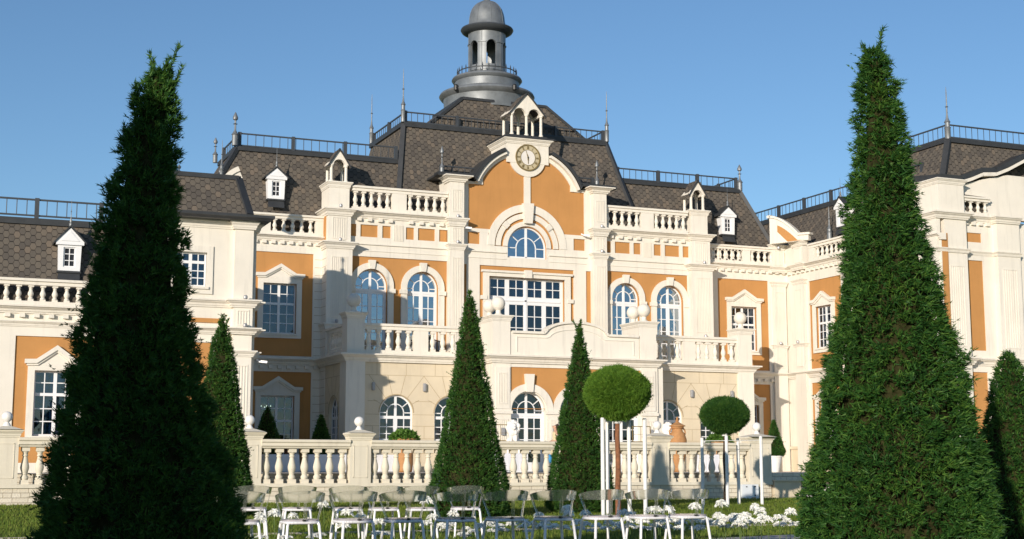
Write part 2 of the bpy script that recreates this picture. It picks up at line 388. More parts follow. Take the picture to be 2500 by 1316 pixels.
def arch_window(fr, uc, hw, v0, vs, wf, rec=0.2, rows=5, parent=None, curtains=1, trans=0.0, glass='pane_sky', door=True, single=False, ry=1.0):
    """window frame with a fanlight; vs = springing, trans = drop of the transom below it"""
    g = wf-rec; m = MB(fr); b0, b1 = g-.03, g+.03
    m.band(uc, vs, hw-.06, hw, b0, b1, ry=ry)
    m.box(uc-hw, uc-hw+.06, v0, vs, b0, b1); m.box(uc+hw-.06, uc+hw, v0, vs, b0, b1)
    vt = vs-trans
    m.box(uc-hw+.06, uc+hw-.06, vt-.11, vt, b0, b1+.01)
    m.box(uc-.045, uc+.045, vt, vs+(hw-.06)*ry, b0+.005, b1+.005)
    ri = hw*0.50
    m.band(uc, vs, ri-.018, ri+.018, g-.02, g+.02, ry=ry)
    if trans > 0.05:
        for s_ in (-1, 1): m.box(uc+s_*ri-.018, uc+s_*ri+.018, vt, vs, g-.02, g+.02)
        for s_ in (-1, 1): m.box(uc+s_*(ri+hw-.06)/2-(hw-.06-ri)/2, uc+s_*(ri+hw-.06)/2+(hw-.06-ri)/2, vs-.018, vs+.018, g-.02, g+.02)
    for a in (38, 142):
        a = radians(a); m.bar(fr.p(uc+ri*cos(a), vs+ri*sin(a)*ry, g), fr.p(uc+(hw-.04)*cos(a), vs+(hw-.04)*sin(a)*ry, g), .032, .04, fr.N)
    m.box(uc-.075, uc+.075, v0, vt-.11, b0+.005, b1+.005)
    pad = 0.10 if door else 0.03
    for s_ in (-1, 1):
        a, b_ = sorted((uc+s_*.075, uc+s_*(hw-.06)))
        if door:
            o_ = (b_-pad*.6, b_) if s_ > 0 else (a, a+pad*.6)
            m.box(*o_, v0, vt-.11, b0+.01, b1-.005)
            if s_ > 0: b_ -= pad*.6
            else: a += pad*.6
            m.box(a, b_, v0, v0+.35 if single else v0+.14, b0+.01, b1-.005); m.box(a, b_, vt-.19, vt-.11, b0+.01, b1-.005)
        m.box((a+b_)/2-.016, (a+b_)/2+.016, v0, vt-.11, g-.02, g+.02)
        lo = v0+(.35 if single else .14) if door else v0; hi = vt-.15
        for k in range(1, rows):
            z = lo+(hi-lo)*k/rows; m.box(a, b_, z-.016, z+.016, g-.018, g+.018)
    if not door: m.box(uc-hw+.06, uc+hw-.06, v0, v0+.06, b0+.005, b1+.005)
    ob = part(m, 'window', 'frame', parent=parent)
    gm = MB(fr); gm.plate(arch(uc, hw-.03, v0, vs, 20, ry), [], g-.008, g-.004); part(gm, 'pane', glass, parent=ob)
    room(fr, uc-hw, uc+hw, v0, vs+hw*ry, g-.03, curtains, ob)
    return ob
def rect_window(fr, uc, hw, v0, v1, wf, rec=0.16, cols=2, lv=0.40, nr=(2, 3), parent=None, curtains=1, lowdoor=False):
    """two leaves, a transom at fraction lv from the top, muntins"""
    g = wf-rec; m = MB(fr); b0, b1 = g-.03, g+.03
    m.plate(rect(uc-hw, uc+hw, v0, v1), [rect(uc-hw+.055, uc+hw-.055, v0+.06, v1-.055)], b0, b1)
    vt = v1-(v1-v0)*lv
    m.box(uc-hw+.055, uc+hw-.055, vt-.05, vt+.04, b0+.004, b1+.006)
    m.box(uc-.05, uc+.05, v0+.06, vt-.05, b0+.004, b1+.004); m.box(uc-.05, uc+.05, vt+.04, v1-.055, b0+.004, b1+.004)
    for s_ in (-1, 1):
        a, b_ = sorted((uc+s_*.05, uc+s_*(hw-.055)))
        for k in range(1, cols): z = a+(b_-a)*k/cols; m.box(z-.015, z+.015, v0+.06, v1-.055, g-.018, g+.018)
        for (lo, hi, n) in ((vt+.04, v1-.055, nr[0]), (v0+.06, vt-.05, nr[1])):
            for k in range(1, n): z = lo+(hi-lo)*k/n; m.box(a, b_, z-.015, z+.015, g-.016, g+.016)
    ob = part(m, 'window', 'frame', parent=parent)
    gm = MB(fr); gm.box(uc-hw+.03, uc+hw-.03, v0+.03, v1-.03, g-.008, g-.004); part(gm, 'pane', 'pane', parent=ob)
    room(fr, uc-hw, uc+hw, v0, v1, g-.03, curtains, ob)
    return ob
def pediment_surround(fr, uc, hw, v0, v1, eave, apex, wf, sill, parent, ow=None, apron=None):
    """moulded surround with a low triangular head, as a sub-part of its window"""
    m = MB(fr); ow = ow or hw+.21; pr = 0.07
    m.plate(rect(uc-ow, uc+ow, sill, eave-.12), [rect(uc-hw, uc+hw, v0, v1)], wf-.02, wf+pr)
    m.plate([(uc-ow, eave-.12), (uc+ow, eave-.12), (uc+ow*.78, eave-.02), (uc, apex-.12), (uc-ow*.78, eave-.02)], [], wf-.02, wf+pr-.01)
    k = ow+.10
    o = [(uc-k, eave-.13), (uc-k, eave), (uc-ow*.72, eave+.01), (uc, apex), (uc+ow*.72, eave+.01), (uc+k, eave), (uc+k, eave-.13), (uc+ow*.70, eave-.12), (uc, apex-.15), (uc-ow*.70, eave-.12)]
    m.plate(o, [], wf+.03, wf+pr+.10)
    o2 = [(uc-k+.06, eave-.19), (uc-k+.06, eave-.12), (uc-ow*.68, eave-.11), (uc, apex-.14), (uc+ow*.68, eave-.11), (uc+k-.06, eave-.12), (uc+k-.06, eave-.19), (uc+ow*.66, eave-.18), (uc, apex-.215), (uc-ow*.66, eave-.18)]
    m.plate(o2, [], wf+.02, wf+pr+.05)
    m.box(uc-hw-.05, uc+hw+.05, v0-.07, v0-.002, wf-.01, wf+pr+.05)
    part(m, 'surround', 'cream', parent=parent)
def arch_surround(fr, uc, r0, r1, vimp, vs, vbot, wf, parent, key=True, ry=1.0, pr=0.09):
    m = MB(fr); m.band(uc, vs, r0, r1, wf-.02, wf+pr, ry=ry)
    for s_ in (-1, 1):
        a, b_ = sorted((uc+s_*r0, uc+s_*r1)); m.box(a, b_, vbot, vs, wf-.02, wf+pr-.003)
        m.box(a-.06 if s_ < 0 else a+.003, b_-.003 if s_ < 0 else b_+.06, vimp, vimp+.17, wf-.01, wf+pr+.05)
    if key:
        vt = vs+r1*ry; m.plate([(uc-.10, vs+r0*ry-.01), (uc+.10, vs+r0*ry-.01), (uc+.15, vt+.10), (uc-.15, vt+.10)], [], wf, wf+pr+.07)
    part(m, 'surround', 'cream', parent=parent)
def pilaster(fr, u0, u1, v0, v1, wf, pr, flutes=5, cap=True, name='pilaster', fl=None):
    m = MB(fr); m.box(u0, u1, v0, v1, wf-.25, wf+pr)
    if flutes:
        w_ = u1-u0; a, b_ = u0+w_*.2, u1-w_*.2
        f0, f1 = fl or (v0+.35, v1-.45)
        if f1-f0 > .25:
            n = flutes
            for i in range(n+1):
                x = a+(b_-a)*i/n; m.box(x-.014, x+.014, f0, f1, wf+pr-.01, wf+pr+.018)
            m.box(a-.014, b_+.014, f0-.05, f0-.001, wf+pr-.01, wf+pr+.02); m.box(a-.014, b_+.014, f1+.001, f1+.05, wf+pr-.01, wf+pr+.02)
    return part(m, name, 'cream')
def cprof(z0, z1, out, back=0.05):
    """classical cornice profile, widening upwards"""
    h = z1-z0
    return [(-back, z0), (out*.18, z0), (out*.22, z0+h*.18), (out*.34, z0+h*.22), (out*.42, z0+h*.48), (out*.72, z0+h*.66), (out*.78, z0+h*.76), (out, z0+h*.80), (out, z1-h*.03), (out*.94, z1), (-back, z1)]
def cornice(path, z0, z1, out, name='cornice', back=0.05):
    m = MB(); m.sweep(path, cprof(z0, z1, out, back)); return part(m, name, 'cream')
def steps(fr, base, segs, w0):
    """horizontal path along a wall with raised stretches: base=(u0,u1), segs=[(ua,ub,extra)]"""
    pts = [(base[0], w0)]
    for a, b_, e in segs:
        pts += [(a, w0), (a, w0+e), (b_, w0+e), (b_, w0)] if e else []
    pts.append((base[1], w0)); out = []
    for u, w in pts:
        q = fr.p(u, 0, w)
        if not out or (Vector(out[-1])-Vector((q.x, q.y))).length > 1e-4: out.append((q.x, q.y))
    return out
def dentils(fr, u0, u1, v, h, wf, d, pitch=0.42, w_=0.20, skip=()):
    m = MB(fr); u = u0+pitch/2
    while u < u1-w_/2:
        if not any(a < u < b_ for a, b_ in skip): m.box(u-w_/2, u+w_/2, v, v+h, wf-.02, wf+d)
        u += pitch
    return part(m, 'dentil_course', 'cream')
def ballfin(c, r, name='ball_finial', mk='cream', parent=None, base=0.22):
    m = MB(); h = r*1.05
    prof = [(base, 0), (base*.92, .03), (base*.45, .10), (r*.38, .16), (r*.36, h*.75)]
    zc = h*.72+r; prof += [(r*sin(a), zc-r*cos(a)) for a in [radians(x) for x in (28, 45, 60, 75, 90, 105, 120, 135, 150, 165, 178)]]
    m.lathe((0, 0, 0), prof, 22)
    for i in range(len(m.V)): m.V[i] = m.V[i]+Vector(c)
    ob = m.build(name, mk, parent or palace, smooth='auto'); return ob

XC = 23.8
def mx(x): return 2*XC-x
FW = FY(55.0); FR = FY(55.4)

# ================================================================== PALACE : upper main storey (plane Y=55.0)
def sym(*off): return sorted([XC+o for o in off]+[XC-o for o in off])
AW = [(XC-6.83, 'L'), (XC-4.65, 'L'), (XC+4.65, 'R'), (XC+6.83, 'R')]
RW, VS = 0.68, 8.33
m = MB(FW)
holes = [arch(u, RW, 5.25, VS) for u, _ in AW] + [rect(XC-1.74, XC+1.74, 5.25, 8.99)] + [arch(XC, .90, 9.82, 10.27)]
# gable outline
GR, GZ = 2.62, 11.93
gable = [(XC-3.45, 13.0)] ; 
aa = math.acos(2.42/GR)
top = [(XC-GR*cos(aa+(pi-2*aa)*i/30), GZ+GR*sin(aa+(pi-2*aa)*i/30)) for i in range(31)]
outl = [(XC-8.78, 5.2), (XC+8.78, 5.2), (XC+8.78, 11.2), (XC+3.5, 11.2), (XC+3.5, 13.0)] + top[::-1] + [(XC-3.5, 13.0), (XC-3.5, 11.2), (XC-8.78, 11.2)]
m.plate(outl, holes, -.3, 0); part(m, 'wall', 'orange')
# cream bands lying on the orange wall
m = MB(FW)
for s_ in (-1, 1):
    def U(a, b_): return (XC+s_*a, XC+s_*b_) if s_ > 0 else (XC-b_, XC-a)
    # frieze above the arched windows with small orange panels left open
    x0, x1 = U(3.05, 7.9)
    hs = []
    for a, b_ in ((3.60, 3.96), (4.14, 4.88), (5.05, 5.40), (6.05, 6.41), (6.60, 7.33), (7.50, 7.84)):
        h0, h1 = U(a, b_); hs.append(rect(h0, h1, 10.30, 10.80))
    m.plate(rect(x0, x1, 9.50, 11.15), hs, 0, .06)
    a, b_ = U(7.72, 7.90); m.box(a, b_, 5.2, 9.5, 0, .05) if s_ > 0 else None
    # strips either side of the centre window
    a, b_ = U(2.16, 2.74); m.box(a, b_, 5.2, 9.43, 0, .06)
# centre field: entablature strip, arch rings
m.plate([(XC-3.04, 9.43), (XC+3.04, 9.43), (XC+3.04, 10.30), (XC+2.66, 10.30), (XC+2.66, 10.30)] + [(XC+1.80, 10.30)] + [(XC+1.5, 10.30), (XC+1.5, 10.27), (XC+.90, 10.27), (XC+.90, 9.82), (XC-.90, 9.82), (XC-.90, 10.27), (XC-1.5, 10.27), (XC-1.5, 10.30), (XC-3.04, 10.30)], [], 0, .06)
for s_ in (-1, 1):
    a, b_ = sorted((XC+s_*2.16, XC+s_*1.78)); m.box(a, b_, 10.301, 10.80, 0, .06)
    a, b_ = sorted((XC+s_*2.70, XC+s_*3.05)); m.box(a, b_, 10.301, 10.80, 0, .06)
    a, b_ = sorted((XC+s_*1.64, XC+s_*3.05)); m.box(a, b_, 10.802, 10.96, 0, .06)
m.band(XC, 10.30, 1.50, 1.82, 0, .09); m.band(XC, 10.30, 1.22, 1.44, 0, .07); m.band(XC, 10.30, .90, 1.10, 0, .06)
for a in (42, 90, 138):
    if a == 90: continue
    m.band(XC, 10.30, 1.20, 1.46, .05, .12, a-5, a+5, 4)
m.plate([(XC-.17, 11.30), (XC+.17, 11.30), (XC+.24, 12.16), (XC-.24, 12.16)], [], 0, .24)
m.box(XC-.145, XC+.145, 12.1, 13.5, 0, .07)
# gable cream border
IR = 2.34
inner = []
a1 = math.acos(2.03/IR)
arc = [(XC-IR*cos(a1+(pi-2*a1)*i/30), GZ+IR*sin(a1+(pi-2*a1)*i/30)) for i in range(31)]
inner = [(XC+2.68, 10.97), (XC+2.68, 12.84), (XC+2.03, 12.84)] + arc[::-1] + [(XC-2.03, 12.84), (XC-2.68, 12.84), (XC-2.68, 10.97)]
m.plate([(XC-3.05, 10.96), (XC-3.05, 13.0)] + top + [(XC+3.05, 13.0), (XC+3.05, 10.96), (XC+2.68, 10.97)] + inner[1:-1] + [(XC-2.68, 10.97)], [], 0, .065)
m.band(XC, 14.15, .0, .83, .01, .10, 0, 360, 40)
part(m, 'facade_trim', 'cream')
m = MB(FW)      # thin architrave moulding and picture line
m.box(XC-3.05, XC+3.05, 9.98, 10.05, .05, .13) if False else None
for a, b_ in ((XC-7.9, XC-3.45), (XC-2.75, XC-.98), (XC+.98, XC+2.75), (XC+3.45, XC+7.9)):
    for z0, z1, w1 in ((9.98, 10.03, .12), (9.72, 9.75, .085)): m = MB(FW); m.box(a, b_, z0, z1, .05, w1); part(m, 'string_moulding', 'cream')
for u, s_ in AW:
    ob = arch_window(FW, u, RW, 5.25, VS, 0, .2, 5, trans=0.12)
    arch_surround(FW, u, RW, .93, 8.06, VS, 5.25, 0, ob)
ob = arch_window(FW, XC, .90, 9.84, 10.27, 0, .12, 1, curtains=0, trans=0.40, door=False, glass='pane_sky')
# wide centre window: four pairs of lights
m = MB(FW); g = -.2
m.plate(rect(XC-1.74, XC+1.74, 5.25, 8.99), [rect(XC-1.74+.15+i*.845-.0, XC-1.74+.15+i*.845+.66, z0, z1) for i in range(4) for z0, z1 in ((5.45, 7.86), (8.20, 8.90))], g-.04, g+.04)
m.box(XC-.05, XC+.05, 5.25, 8.95, g+.03, g+.07); m.box(XC-1.6, XC+1.6, 8.0, 8.06, g+.03, g+.07)
for i in range(4):
    a = XC-1.74+.15+i*.845; b_ = a+.66; c = (a+b_)/2
    m.box(c-.016, c+.016, 5.45, 7.86, g-.02, g+.02); m.box(c-.016, c+.016, 8.2, 8.9, g-.02, g+.02)
    for z in (5.93, 6.41, 6.89, 7.38, 8.55): m.box(a, b_, z-.016, z+.016, g-.018, g+.018)
ob = part(m, 'window', 'frame'); mm = MB(FW); mm.box(XC-1.7, XC+1.7, 5.3, 8.95, g-.01, g-.006); part(mm, 'pane', 'pane', parent=ob)
room(FW, XC-1.74, XC+1.74, 5.25, 8.99, g-.05, 0, ob)
c = MB(FW)
for i in range(28):
    a = XC-1.6+i*.115; k = .03*(i % 2); c.quad(FW.p(a, 8.15, g-.2-k), FW.p(a+.115, 8.15, g-.23+k), FW.p(a+.115, 8.93, g-.23+k), FW.p(a, 8.93, g-.2-k))
part(c, 'curtain', 'curtain', parent=ob)
mm = MB(FW); mm.plate([(XC-2.0, 5.25), (XC-1.74, 5.25), (XC-1.74, 8.99), (XC+1.74, 8.99), (XC+1.74, 5.25), (XC+2.0, 5.25), (XC+2.0, 9.15), (XC-2.0, 9.15)], [], -.02, .09)
mm.box(XC-2.08, XC+2.08, 9.15, 9.24, -.01, .16); mm.box(XC-.16, XC+.16, 8.97, 9.30, .05, .20)
for s_ in (-1, 1): mm.box(XC+s_*1.98-.14, XC+s_*1.98+.14, 8.0, 8.16, -.01, .13)
part(mm, 'surround', 'cream', parent=ob)
# pilasters beside the centre bay, rising to the gable shoulders
for s_ in (-1, 1):
    a, b_ = sorted((XC+s_*2.98, XC+s_*3.60))
    pilaster(FW, a, b_, 5.2, 9.95, 0, .38, 5, fl=(6.2, 9.6)); pilaster(FW, a, b_, 10.22, 10.95, 0, .36, 5, fl=(10.35, 10.85)); pilaster(FW, a, b_, 11.3, 12.95, 0, .36, 5, fl=(11.6, 12.45))
    cornice([tuple(FW.p(a, 0, 0).xy), tuple(FW.p(a, 0, .38).xy), tuple(FW.p(b_, 0, .38).xy), tuple(FW.p(b_, 0, 0).xy)], 9.95, 10.2, .13, 'capital', .3)
    cornice([tuple(FW.p(a, 0, 0).xy), tuple(FW.p(a, 0, .38).xy), tuple(FW.p(b_, 0, .38).xy), tuple(FW.p(b_, 0, 0).xy)], 10.93, 11.28, .18, 'capital', .3)
    cornice([tuple(FW.p(a, 0, -.3).xy), tuple(FW.p(a, 0, .36).xy), tuple(FW.p(b_, 0, .36).xy), tuple(FW.p(b_, 0, -.3).xy)], 12.80, 13.06, .30, 'capital', .3)
    # fluted strip in the middle of the frieze
    m = MB(FW); u = XC+s_*5.72
    for i in range(7): m.box(u-.19+i*.063-.012, u-.19+i*.063+.012, 10.2, 10.86, .055, .085)
    part(m, 'fluting', 'cream')
    # main cornice
    q0, q1 = sorted((XC+s_*3.60, XC+s_*7.75)); cornice([tuple(FW.p(q0, 0, .06).xy), tuple(FW.p(q1, 0, .06).xy)], 11.06, 11.34, .30, back=.2)
    dentils(FW, q0+.12, q1-.1, 10.93, .12, .06, .13, .44, .17, skip=[(XC+s_*5.72-.32, XC+s_*5.72+.32)])
    balustrade(FW, q0, q1, 11.34, 12.36, .18, peds=[(XC+s_*5.72-.31, XC+s_*5.72+.31)] + ([(q0, q0+.25)] if s_ > 0 else [(q1-.25, q1)]), pitch=.335, bs=.95) if False else None
    pe = [(XC+s_*5.72-.31, XC+s_*5.72+.31)]
    balustrade(FW, q0+.02, q1-.02, 11.34, 12.36, .18, peds=pe, pitch=.335, bs=.95)
    # corner pier with its small belfry
    a, b_ = sorted((XC+s_*7.75, XC+s_*8.80))
    fp = FY(55.4)
    pl = lambda e: [tuple(fp.p(a, 0, 0).xy), tuple(fp.p(a, 0, e).xy), tuple(fp.p(b_, 0, e).xy), tuple(fp.p(b_, 0, 0).xy)]
    pilaster(fp, a, b_, .9, 6.45, 0, .80, 0); pilaster(fp, a, b_, 6.7, 9.72, 0, .80, 8, fl=(7.0, 9.35)); cornice(pl(.80), 6.45, 6.72, .12, 'pier_band', .6)
    cornice(pl(.80), 9.70, 9.98, .22, 'capital', .6)
    a2, b2 = a+.06, b_-.06; pilaster(fp, a2, b2, 9.98, 11.06, 0, .72, 6, fl=(10.15, 10.95))
    cornice([tuple(fp.p(a2, 0, -.5).xy), tuple(fp.p(a2, 0, .72).xy), tuple(fp.p(b2, 0, .72).xy), tuple(fp.p(b2, 0, -.5).xy)], 11.04, 11.34, .22, 'capital', .6)
    m = MB(fp); m.box(a2+.05, b2-.05, 11.34, 12.22, -.55, .62); part(m, 'pier', 'cream')
    cornice([tuple(fp.p(a2+.05, 0, -.55).xy), tuple(fp.p(a2+.05, 0, .62).xy), tuple(fp.p(b2-.05, 0, .62).xy), tuple(fp.p(b2-.05, 0, -.55).xy)], 12.2, 12.44, .12, 'capital', .7)
    def belfry(x0, x1, w0, w1, z0, zc, za, cols, fr, parent):
        """little open belfry: columns, arched pediment front, gabled shingle roof"""
        r = .066; g_ = MB(fr); hs = []
        for i in range(len(cols)-1):
            c_ = (cols[i]+cols[i+1])/2; hw_ = (cols[i+1]-cols[i])/2-.07; hs.append((c_, hw_))
        o = [(x0, zc)]
        for c_, hw_ in hs: o += [(c_-hw_*cos(pi*k/10), zc+hw_*sin(pi*k/10)*.95) for k in range(11)]
        o += [(x1, zc), (x1, zc+.06), ((x0+x1)/2, za-.05), (x0, zc+.06)]
        g_.plate(o, [], w1-.16, w1); g_.plate(o, [], w0, w0+.16)
        g_.box(x0, x0+.12, zc-.01, zc+.10, w0+.10, w1-.10); g_.box(x1-.12, x1, zc-.01, zc+.10, w0+.10, w1-.10)
        base = part(g_, 'belfry', 'cream', parent=parent)
        for cx in cols:
            for w in (w0+.08, w1-.08):
                e = MB(fr); e.lathe(fr.p(cx, z0, w), [(r*1.45, 0), (r*1.45, .07), (r, .10), (r*.92, (zc-z0)*.8), (r*.9, (zc-z0)-.09), (r*1.3, (zc-z0)-.06), (r*1.35, zc-z0)], 12)
                part(e, 'column', 'cream', 'auto', base)
        rf = MB(fr); xm = (x0+x1)/2; k = .09; sl = (za-zc)/((x1-x0)/2)
        for sg in (-1, 1):
            k = .06; xe = xm+sg*((x1-x0)/2+k); ze = za-sl*((x1-x0)/2+k)+.02
            P = [fr.p(xm, za+.03, w1+.03), fr.p(xm, za+.03, w0-.05), fr.p(xe, ze+.01, w0-.05), fr.p(xe, ze+.01, w1+.03)]
            Q = [p+Vector((0, 0, -.045)) for p in P]; rf.add(P+Q, [(0, 1, 2, 3), (4, 7, 6, 5), (0, 3, 7, 4), (1, 5, 6, 2), (2, 6, 7, 3)])
        part(rf, 'belfry_roof', 'shingle', parent=base)
        tr = MB(fr)
        for sg in (-1, 1):
            xe = xm+sg*((x1-x0)/2+k+.02); ze = za-sl*((x1-x0)/2+k)+.0
            tr.bar(fr.p(xm, za+.015, w1+.045), fr.p(xe, ze, w1+.045), .03, .055)
        part(tr, 'belfry_flashing', 'trim', parent=base)
    belfry(a2+.06, b2-.06, -.22, .52, 12.44, 13.16, 13.80, [a2+.16, b2-.16], fp, palace)

# clock block, clock, centre belfry
fc = FY(54.9)
m = MB(fc); m.box(XC-.97, XC+.97, 14.15, 14.80, -2.5, -.06); part(m, 'clock_block', 'cream')
m = MB(fc); m.plate([(XC-.97, 13.9), (XC+.97, 13.9), (XC+.97, 14.82), (XC-.97, 14.82)], [], -.055, .02); part(m, 'clock_block', 'cream')
cornice([tuple(fc.p(XC-.97, 0, -2.6).xy), tuple(fc.p(XC-.97, 0, .02).xy), tuple(fc.p(XC+.97, 0, .02).xy), tuple(fc.p(XC+.97, 0, -2.6).xy)], 14.72, 14.95, .16, back=.5)
m = MB(fc); m.box(XC-1.16, XC+1.16, 14.95, 15.02, -2.6, .20); m.box(XC-.9, XC+.9, 15.02, 15.12, -2.4, .02); part(m, 'clock_block_roof', 'trim')
belfry(XC-.80, XC+.80, -1.0, .05, 15.12, 16.06, 16.98, [XC-.68, XC, XC+.68], FY(55.0), palace)
CY_ = 14.15
m = MB(FW); m.band(XC, CY_, 0, .56, .10, .13, 0, 360, 48); clock = part(m, 'clock', 'dial')
m = MB(FW); m.band(XC, CY_, .525, .575, .11, .165, 0, 360, 48); m.band(XC, CY_, .325, .345, .125, .15, 0, 360, 40); part(m, 'clock_rim', 'gold', parent=clock)
m = MB(FW); m.band(XC, CY_, 0, .325, .13, .138, 0, 360, 40); part(m, 'clock_centre', 'dialc', parent=clock)
m = MB(FW)
NUM = ['XII', 'I', 'II', 'III', 'IIII', 'V', 'VI', 'VII', 'VIII', 'IX', 'X', 'XI']
for k, s_ in enumerate(NUM):
    a = radians(30*k); wd = {'I': .018, 'V': .04, 'X': .04}; tot = sum(wd[c_] for c_ in s_)+.008*(len(s_)-1); x = -tot/2
    for c_ in s_:
        cxx = x+wd[c_]/2; x += wd[c_]+.008
        def Q(lx, ly): return FW.p(XC+(.435+ly)*sin(a)+lx*cos(a), CY_+(.435+ly)*cos(a)-lx*sin(a), .14)
        h = .06
        segs = {'I': [((0, -h), (0, h))], 'V': [((-.018, h), (0, -h)), ((.018, h), (0, -h))], 'X': [((-.018, h), (.018, -h)), ((.018, h), (-.018, -h))]}[c_]
        for (p, q) in segs: m.bar(Q(cxx+p[0], p[1]), Q(cxx+q[0], q[1]), .013, .012, FW.N)
part(m, 'clock_numerals', 'gold', parent=clock)
for ang, L, w_ in ((-18, .31, .018), (178, .27, .024)):
    a = radians(ang); m = MB(FW); m.bar(FW.p(XC-.08*sin(a), CY_-.08*cos(a), .155), FW.p(XC+L*sin(a), CY_+L*cos(a), .155), w_, .012, FW.N); m.bar(FW.p(XC, CY_, .157), FW.p(XC+L*.45*sin(a), CY_+L*.45*cos(a), .157), w_*2.2, .012, FW.N)
    m.band(XC, CY_, 0, .035, .15, .165, 0, 360, 16); part(m, 'clock_hand', 'gold', parent=clock)

# gable roof capping (dark metal rolled edge, projecting forward), shoulders
m = MB(FW)
prof = []
R2 = GR+.16
def capseg(pts, w0, w1, th):
    P = []
    for i, (u, v) in enumerate(pts):
        if i == 0: d_ = Vector(pts[1])-Vector(pts[0])
        elif i == len(pts)-1: d_ = Vector(pts[-1])-Vector(pts[-2])
        else: d_ = (Vector(pts[i+1])-Vector(pts[i-1]))
        d_.normalize(); n_ = Vector((-d_.y, d_.x))
        for k, w in ((0, w0), (0, w1), (th, w1), (th, w0)): P.append(FW.p(u+n_.x*k, v+n_.y*k, w))
    F = []
    for i in range(len(pts)-1):
        a, b_ = i*4, i*4+4
        for j in range(4): k = (j+1) % 4; F.append((a+j, a+k, b_+k, b_+j))
    F += [(0, 1, 2, 3), tuple(len(P)-4+j for j in (3, 2, 1, 0))]
    m.add(P, F)
ang = [aa+(pi-2*aa)*i/40 for i in range(41)]
lft = [(XC-GR*cos(t_), GZ+GR*sin(t_)+.005) for t_ in ang if XC-GR*cos(t_) < XC-.97]
rgt = [(XC-GR*cos(t_), GZ+GR*sin(t_)+.005) for t_ in ang if XC-GR*cos(t_) > XC+.97]
for side in (0, 1):
    m = MB(FW)
    for w0, w1, th in ((-3.4, .34, .09), (-.2, .29, .15)):
        if side == 0: capseg([(XC-4.12, 13.05), (XC-2.50, 13.08)] + lft, w0, w1, th)
        else: capseg(rgt + [(XC+2.50, 13.08), (XC+4.12, 13.05)], w0, w1, th)
    part(m, 'gable_roof', 'trim')
m = MB(FW)       # cream soffit moulding below the capping
def soff(pts):
    for p, q in zip(pts[:-1], pts[1:]): m.bar(FW.p(*p, .16), FW.p(*q, .16), .11, .20, FW.N)
soff([(u+(XC-u)*.03, v-(v-GZ)*.03) for u, v in lft]); part(m, 'gable_moulding', 'cream'); m = MB(FW); soff([(u+(XC-u)*.03, v-(v-GZ)*.03) for u, v in rgt])
part(m, 'gable_moulding', 'cream')
# side cheeks of the gable shoulders running back to the roof
for s_ in (-1, 1):
    m = MB(FW); a, b_ = sorted((XC+s_*3.45, XC+s_*3.6)); m.box(a, b_, 11.3, 13.02, -1.6, -.26); part(m, 'wall', 'cream')

# ================================================================== balcony storey block (front plane Y=51.6)
FB = FY(51.6); BL, BR = XC-8.78, XC+8.78
ARL = [XC-6.83, XC-4.65, XC+4.80, XC+6.95]
m = MB(FB)
m.plate(rect(BL, BR, .85, 5.02), [arch(u, .66, 2.08, 3.12) for u in ARL]+[rect(XC-3.2, XC+3.2, .9, 4.9)], -.3, 0)
part(m, 'wall', 'beige')
FBL = FX(BL); lu = lambda y: -y
m = MB(FBL); m.plate(rect(-55.4, -51.6, .85, 5.02), [arch(-53.35, .62, 2.08, 3.12)], -.3, 0)
part(m, 'wall', 'beige')
m = MB(); m.box(BL, BR, 4.98, 5.10, 0, 0.01) if False else None
# floor slab of the balcony
m.add([Vector((x, y, z)) for z in (5.0, 5.18) for y in (51.62, 54.98) for x in (BL+.02, BR-.02)], [(0,1,3,2), (4,6,7,5), (0,4,5,1), (2,3,7,6), (0,2,6,4), (1,5,7,3)])
part(m, 'balcony_floor', 'beige')
for u in ARL:
    ob = arch_window(FB, u, .66, 2.08, 3.12, 0, .14, 3, trans=0.12, door=False, glass='pane', curtains=(1 if u < XC else 0))
    mm = MB(FB); mm.box(u-.72, u+.72, 1.98, 2.08, -.1, .08); part(mm, 'sill', 'cream', parent=ob)
ob = arch_window(FBL, -53.35, .62, 2.08, 3.12, 0, .14, 3, trans=0.12, door=False, glass='pane')
# joints between the ashlar blocks
def joints(fr, u0, u1, arches, w):
    m = MB(fr); J = .016
    def hl(v, a, b_): m.box(a, b_, v-J/2, v+J/2, w-.01, w+.004)
    def vl(u, a, b_): m.box(u-J/2, u+J/2, a, b_, w-.01, w+.003)
    hl(4.52, u0, u1)
    u = u0+.45
    while u < u1: vl(u, 4.53, 5.02); u += 1.16
    gaps = []; e = u0
    for c in arches: gaps.append((e, c-.66)); e = c+.66
    gaps.append((e, u1))
    for v in (1.6, 2.15, 2.62, 3.05):
        for a, b_ in gaps: hl(v, max(a, u0)+.0, b_) if b_-a > .05 else None
    for a, b_ in gaps:
        mid = (a+b_)/2; hw_ = (b_-a)/2
        if hw_ > .12:
            vl(mid+.02, 2.16, 2.61); vl(mid-.1 if hw_ > .3 else mid, 1.0, 1.59)
            if hw_ > .25:
                hl(3.55, a+.10, b_-.10)
    for c in arches:
        for an in (28, 52, 76, 104, 128, 152):
            t_ = radians(an); r0 = .70; 
            r1 = min((4.52-3.12)/sin(t_), 1.25/abs(cos(t_))) if an not in (28, 152) else 1.02
            m.bar(fr.p(c+r0*cos(t_), 3.12+r0*sin(t_), w), fr.p(c+r1*cos(t_), 3.12+r1*sin(t_), w), J, .008, fr.N)
        m.band(c, 3.12, .66, .70, w-.01, w+.012, 0, 180)
    return part(m, 'stone_joints', 'joint')
joints(FB, BL+.72, XC-3.5, ARL[:2], 0); joints(FB, XC+3.5, BR-.72, ARL[2:], 0); joints(FBL, -55.0, -52.3, [-53.35], 0)
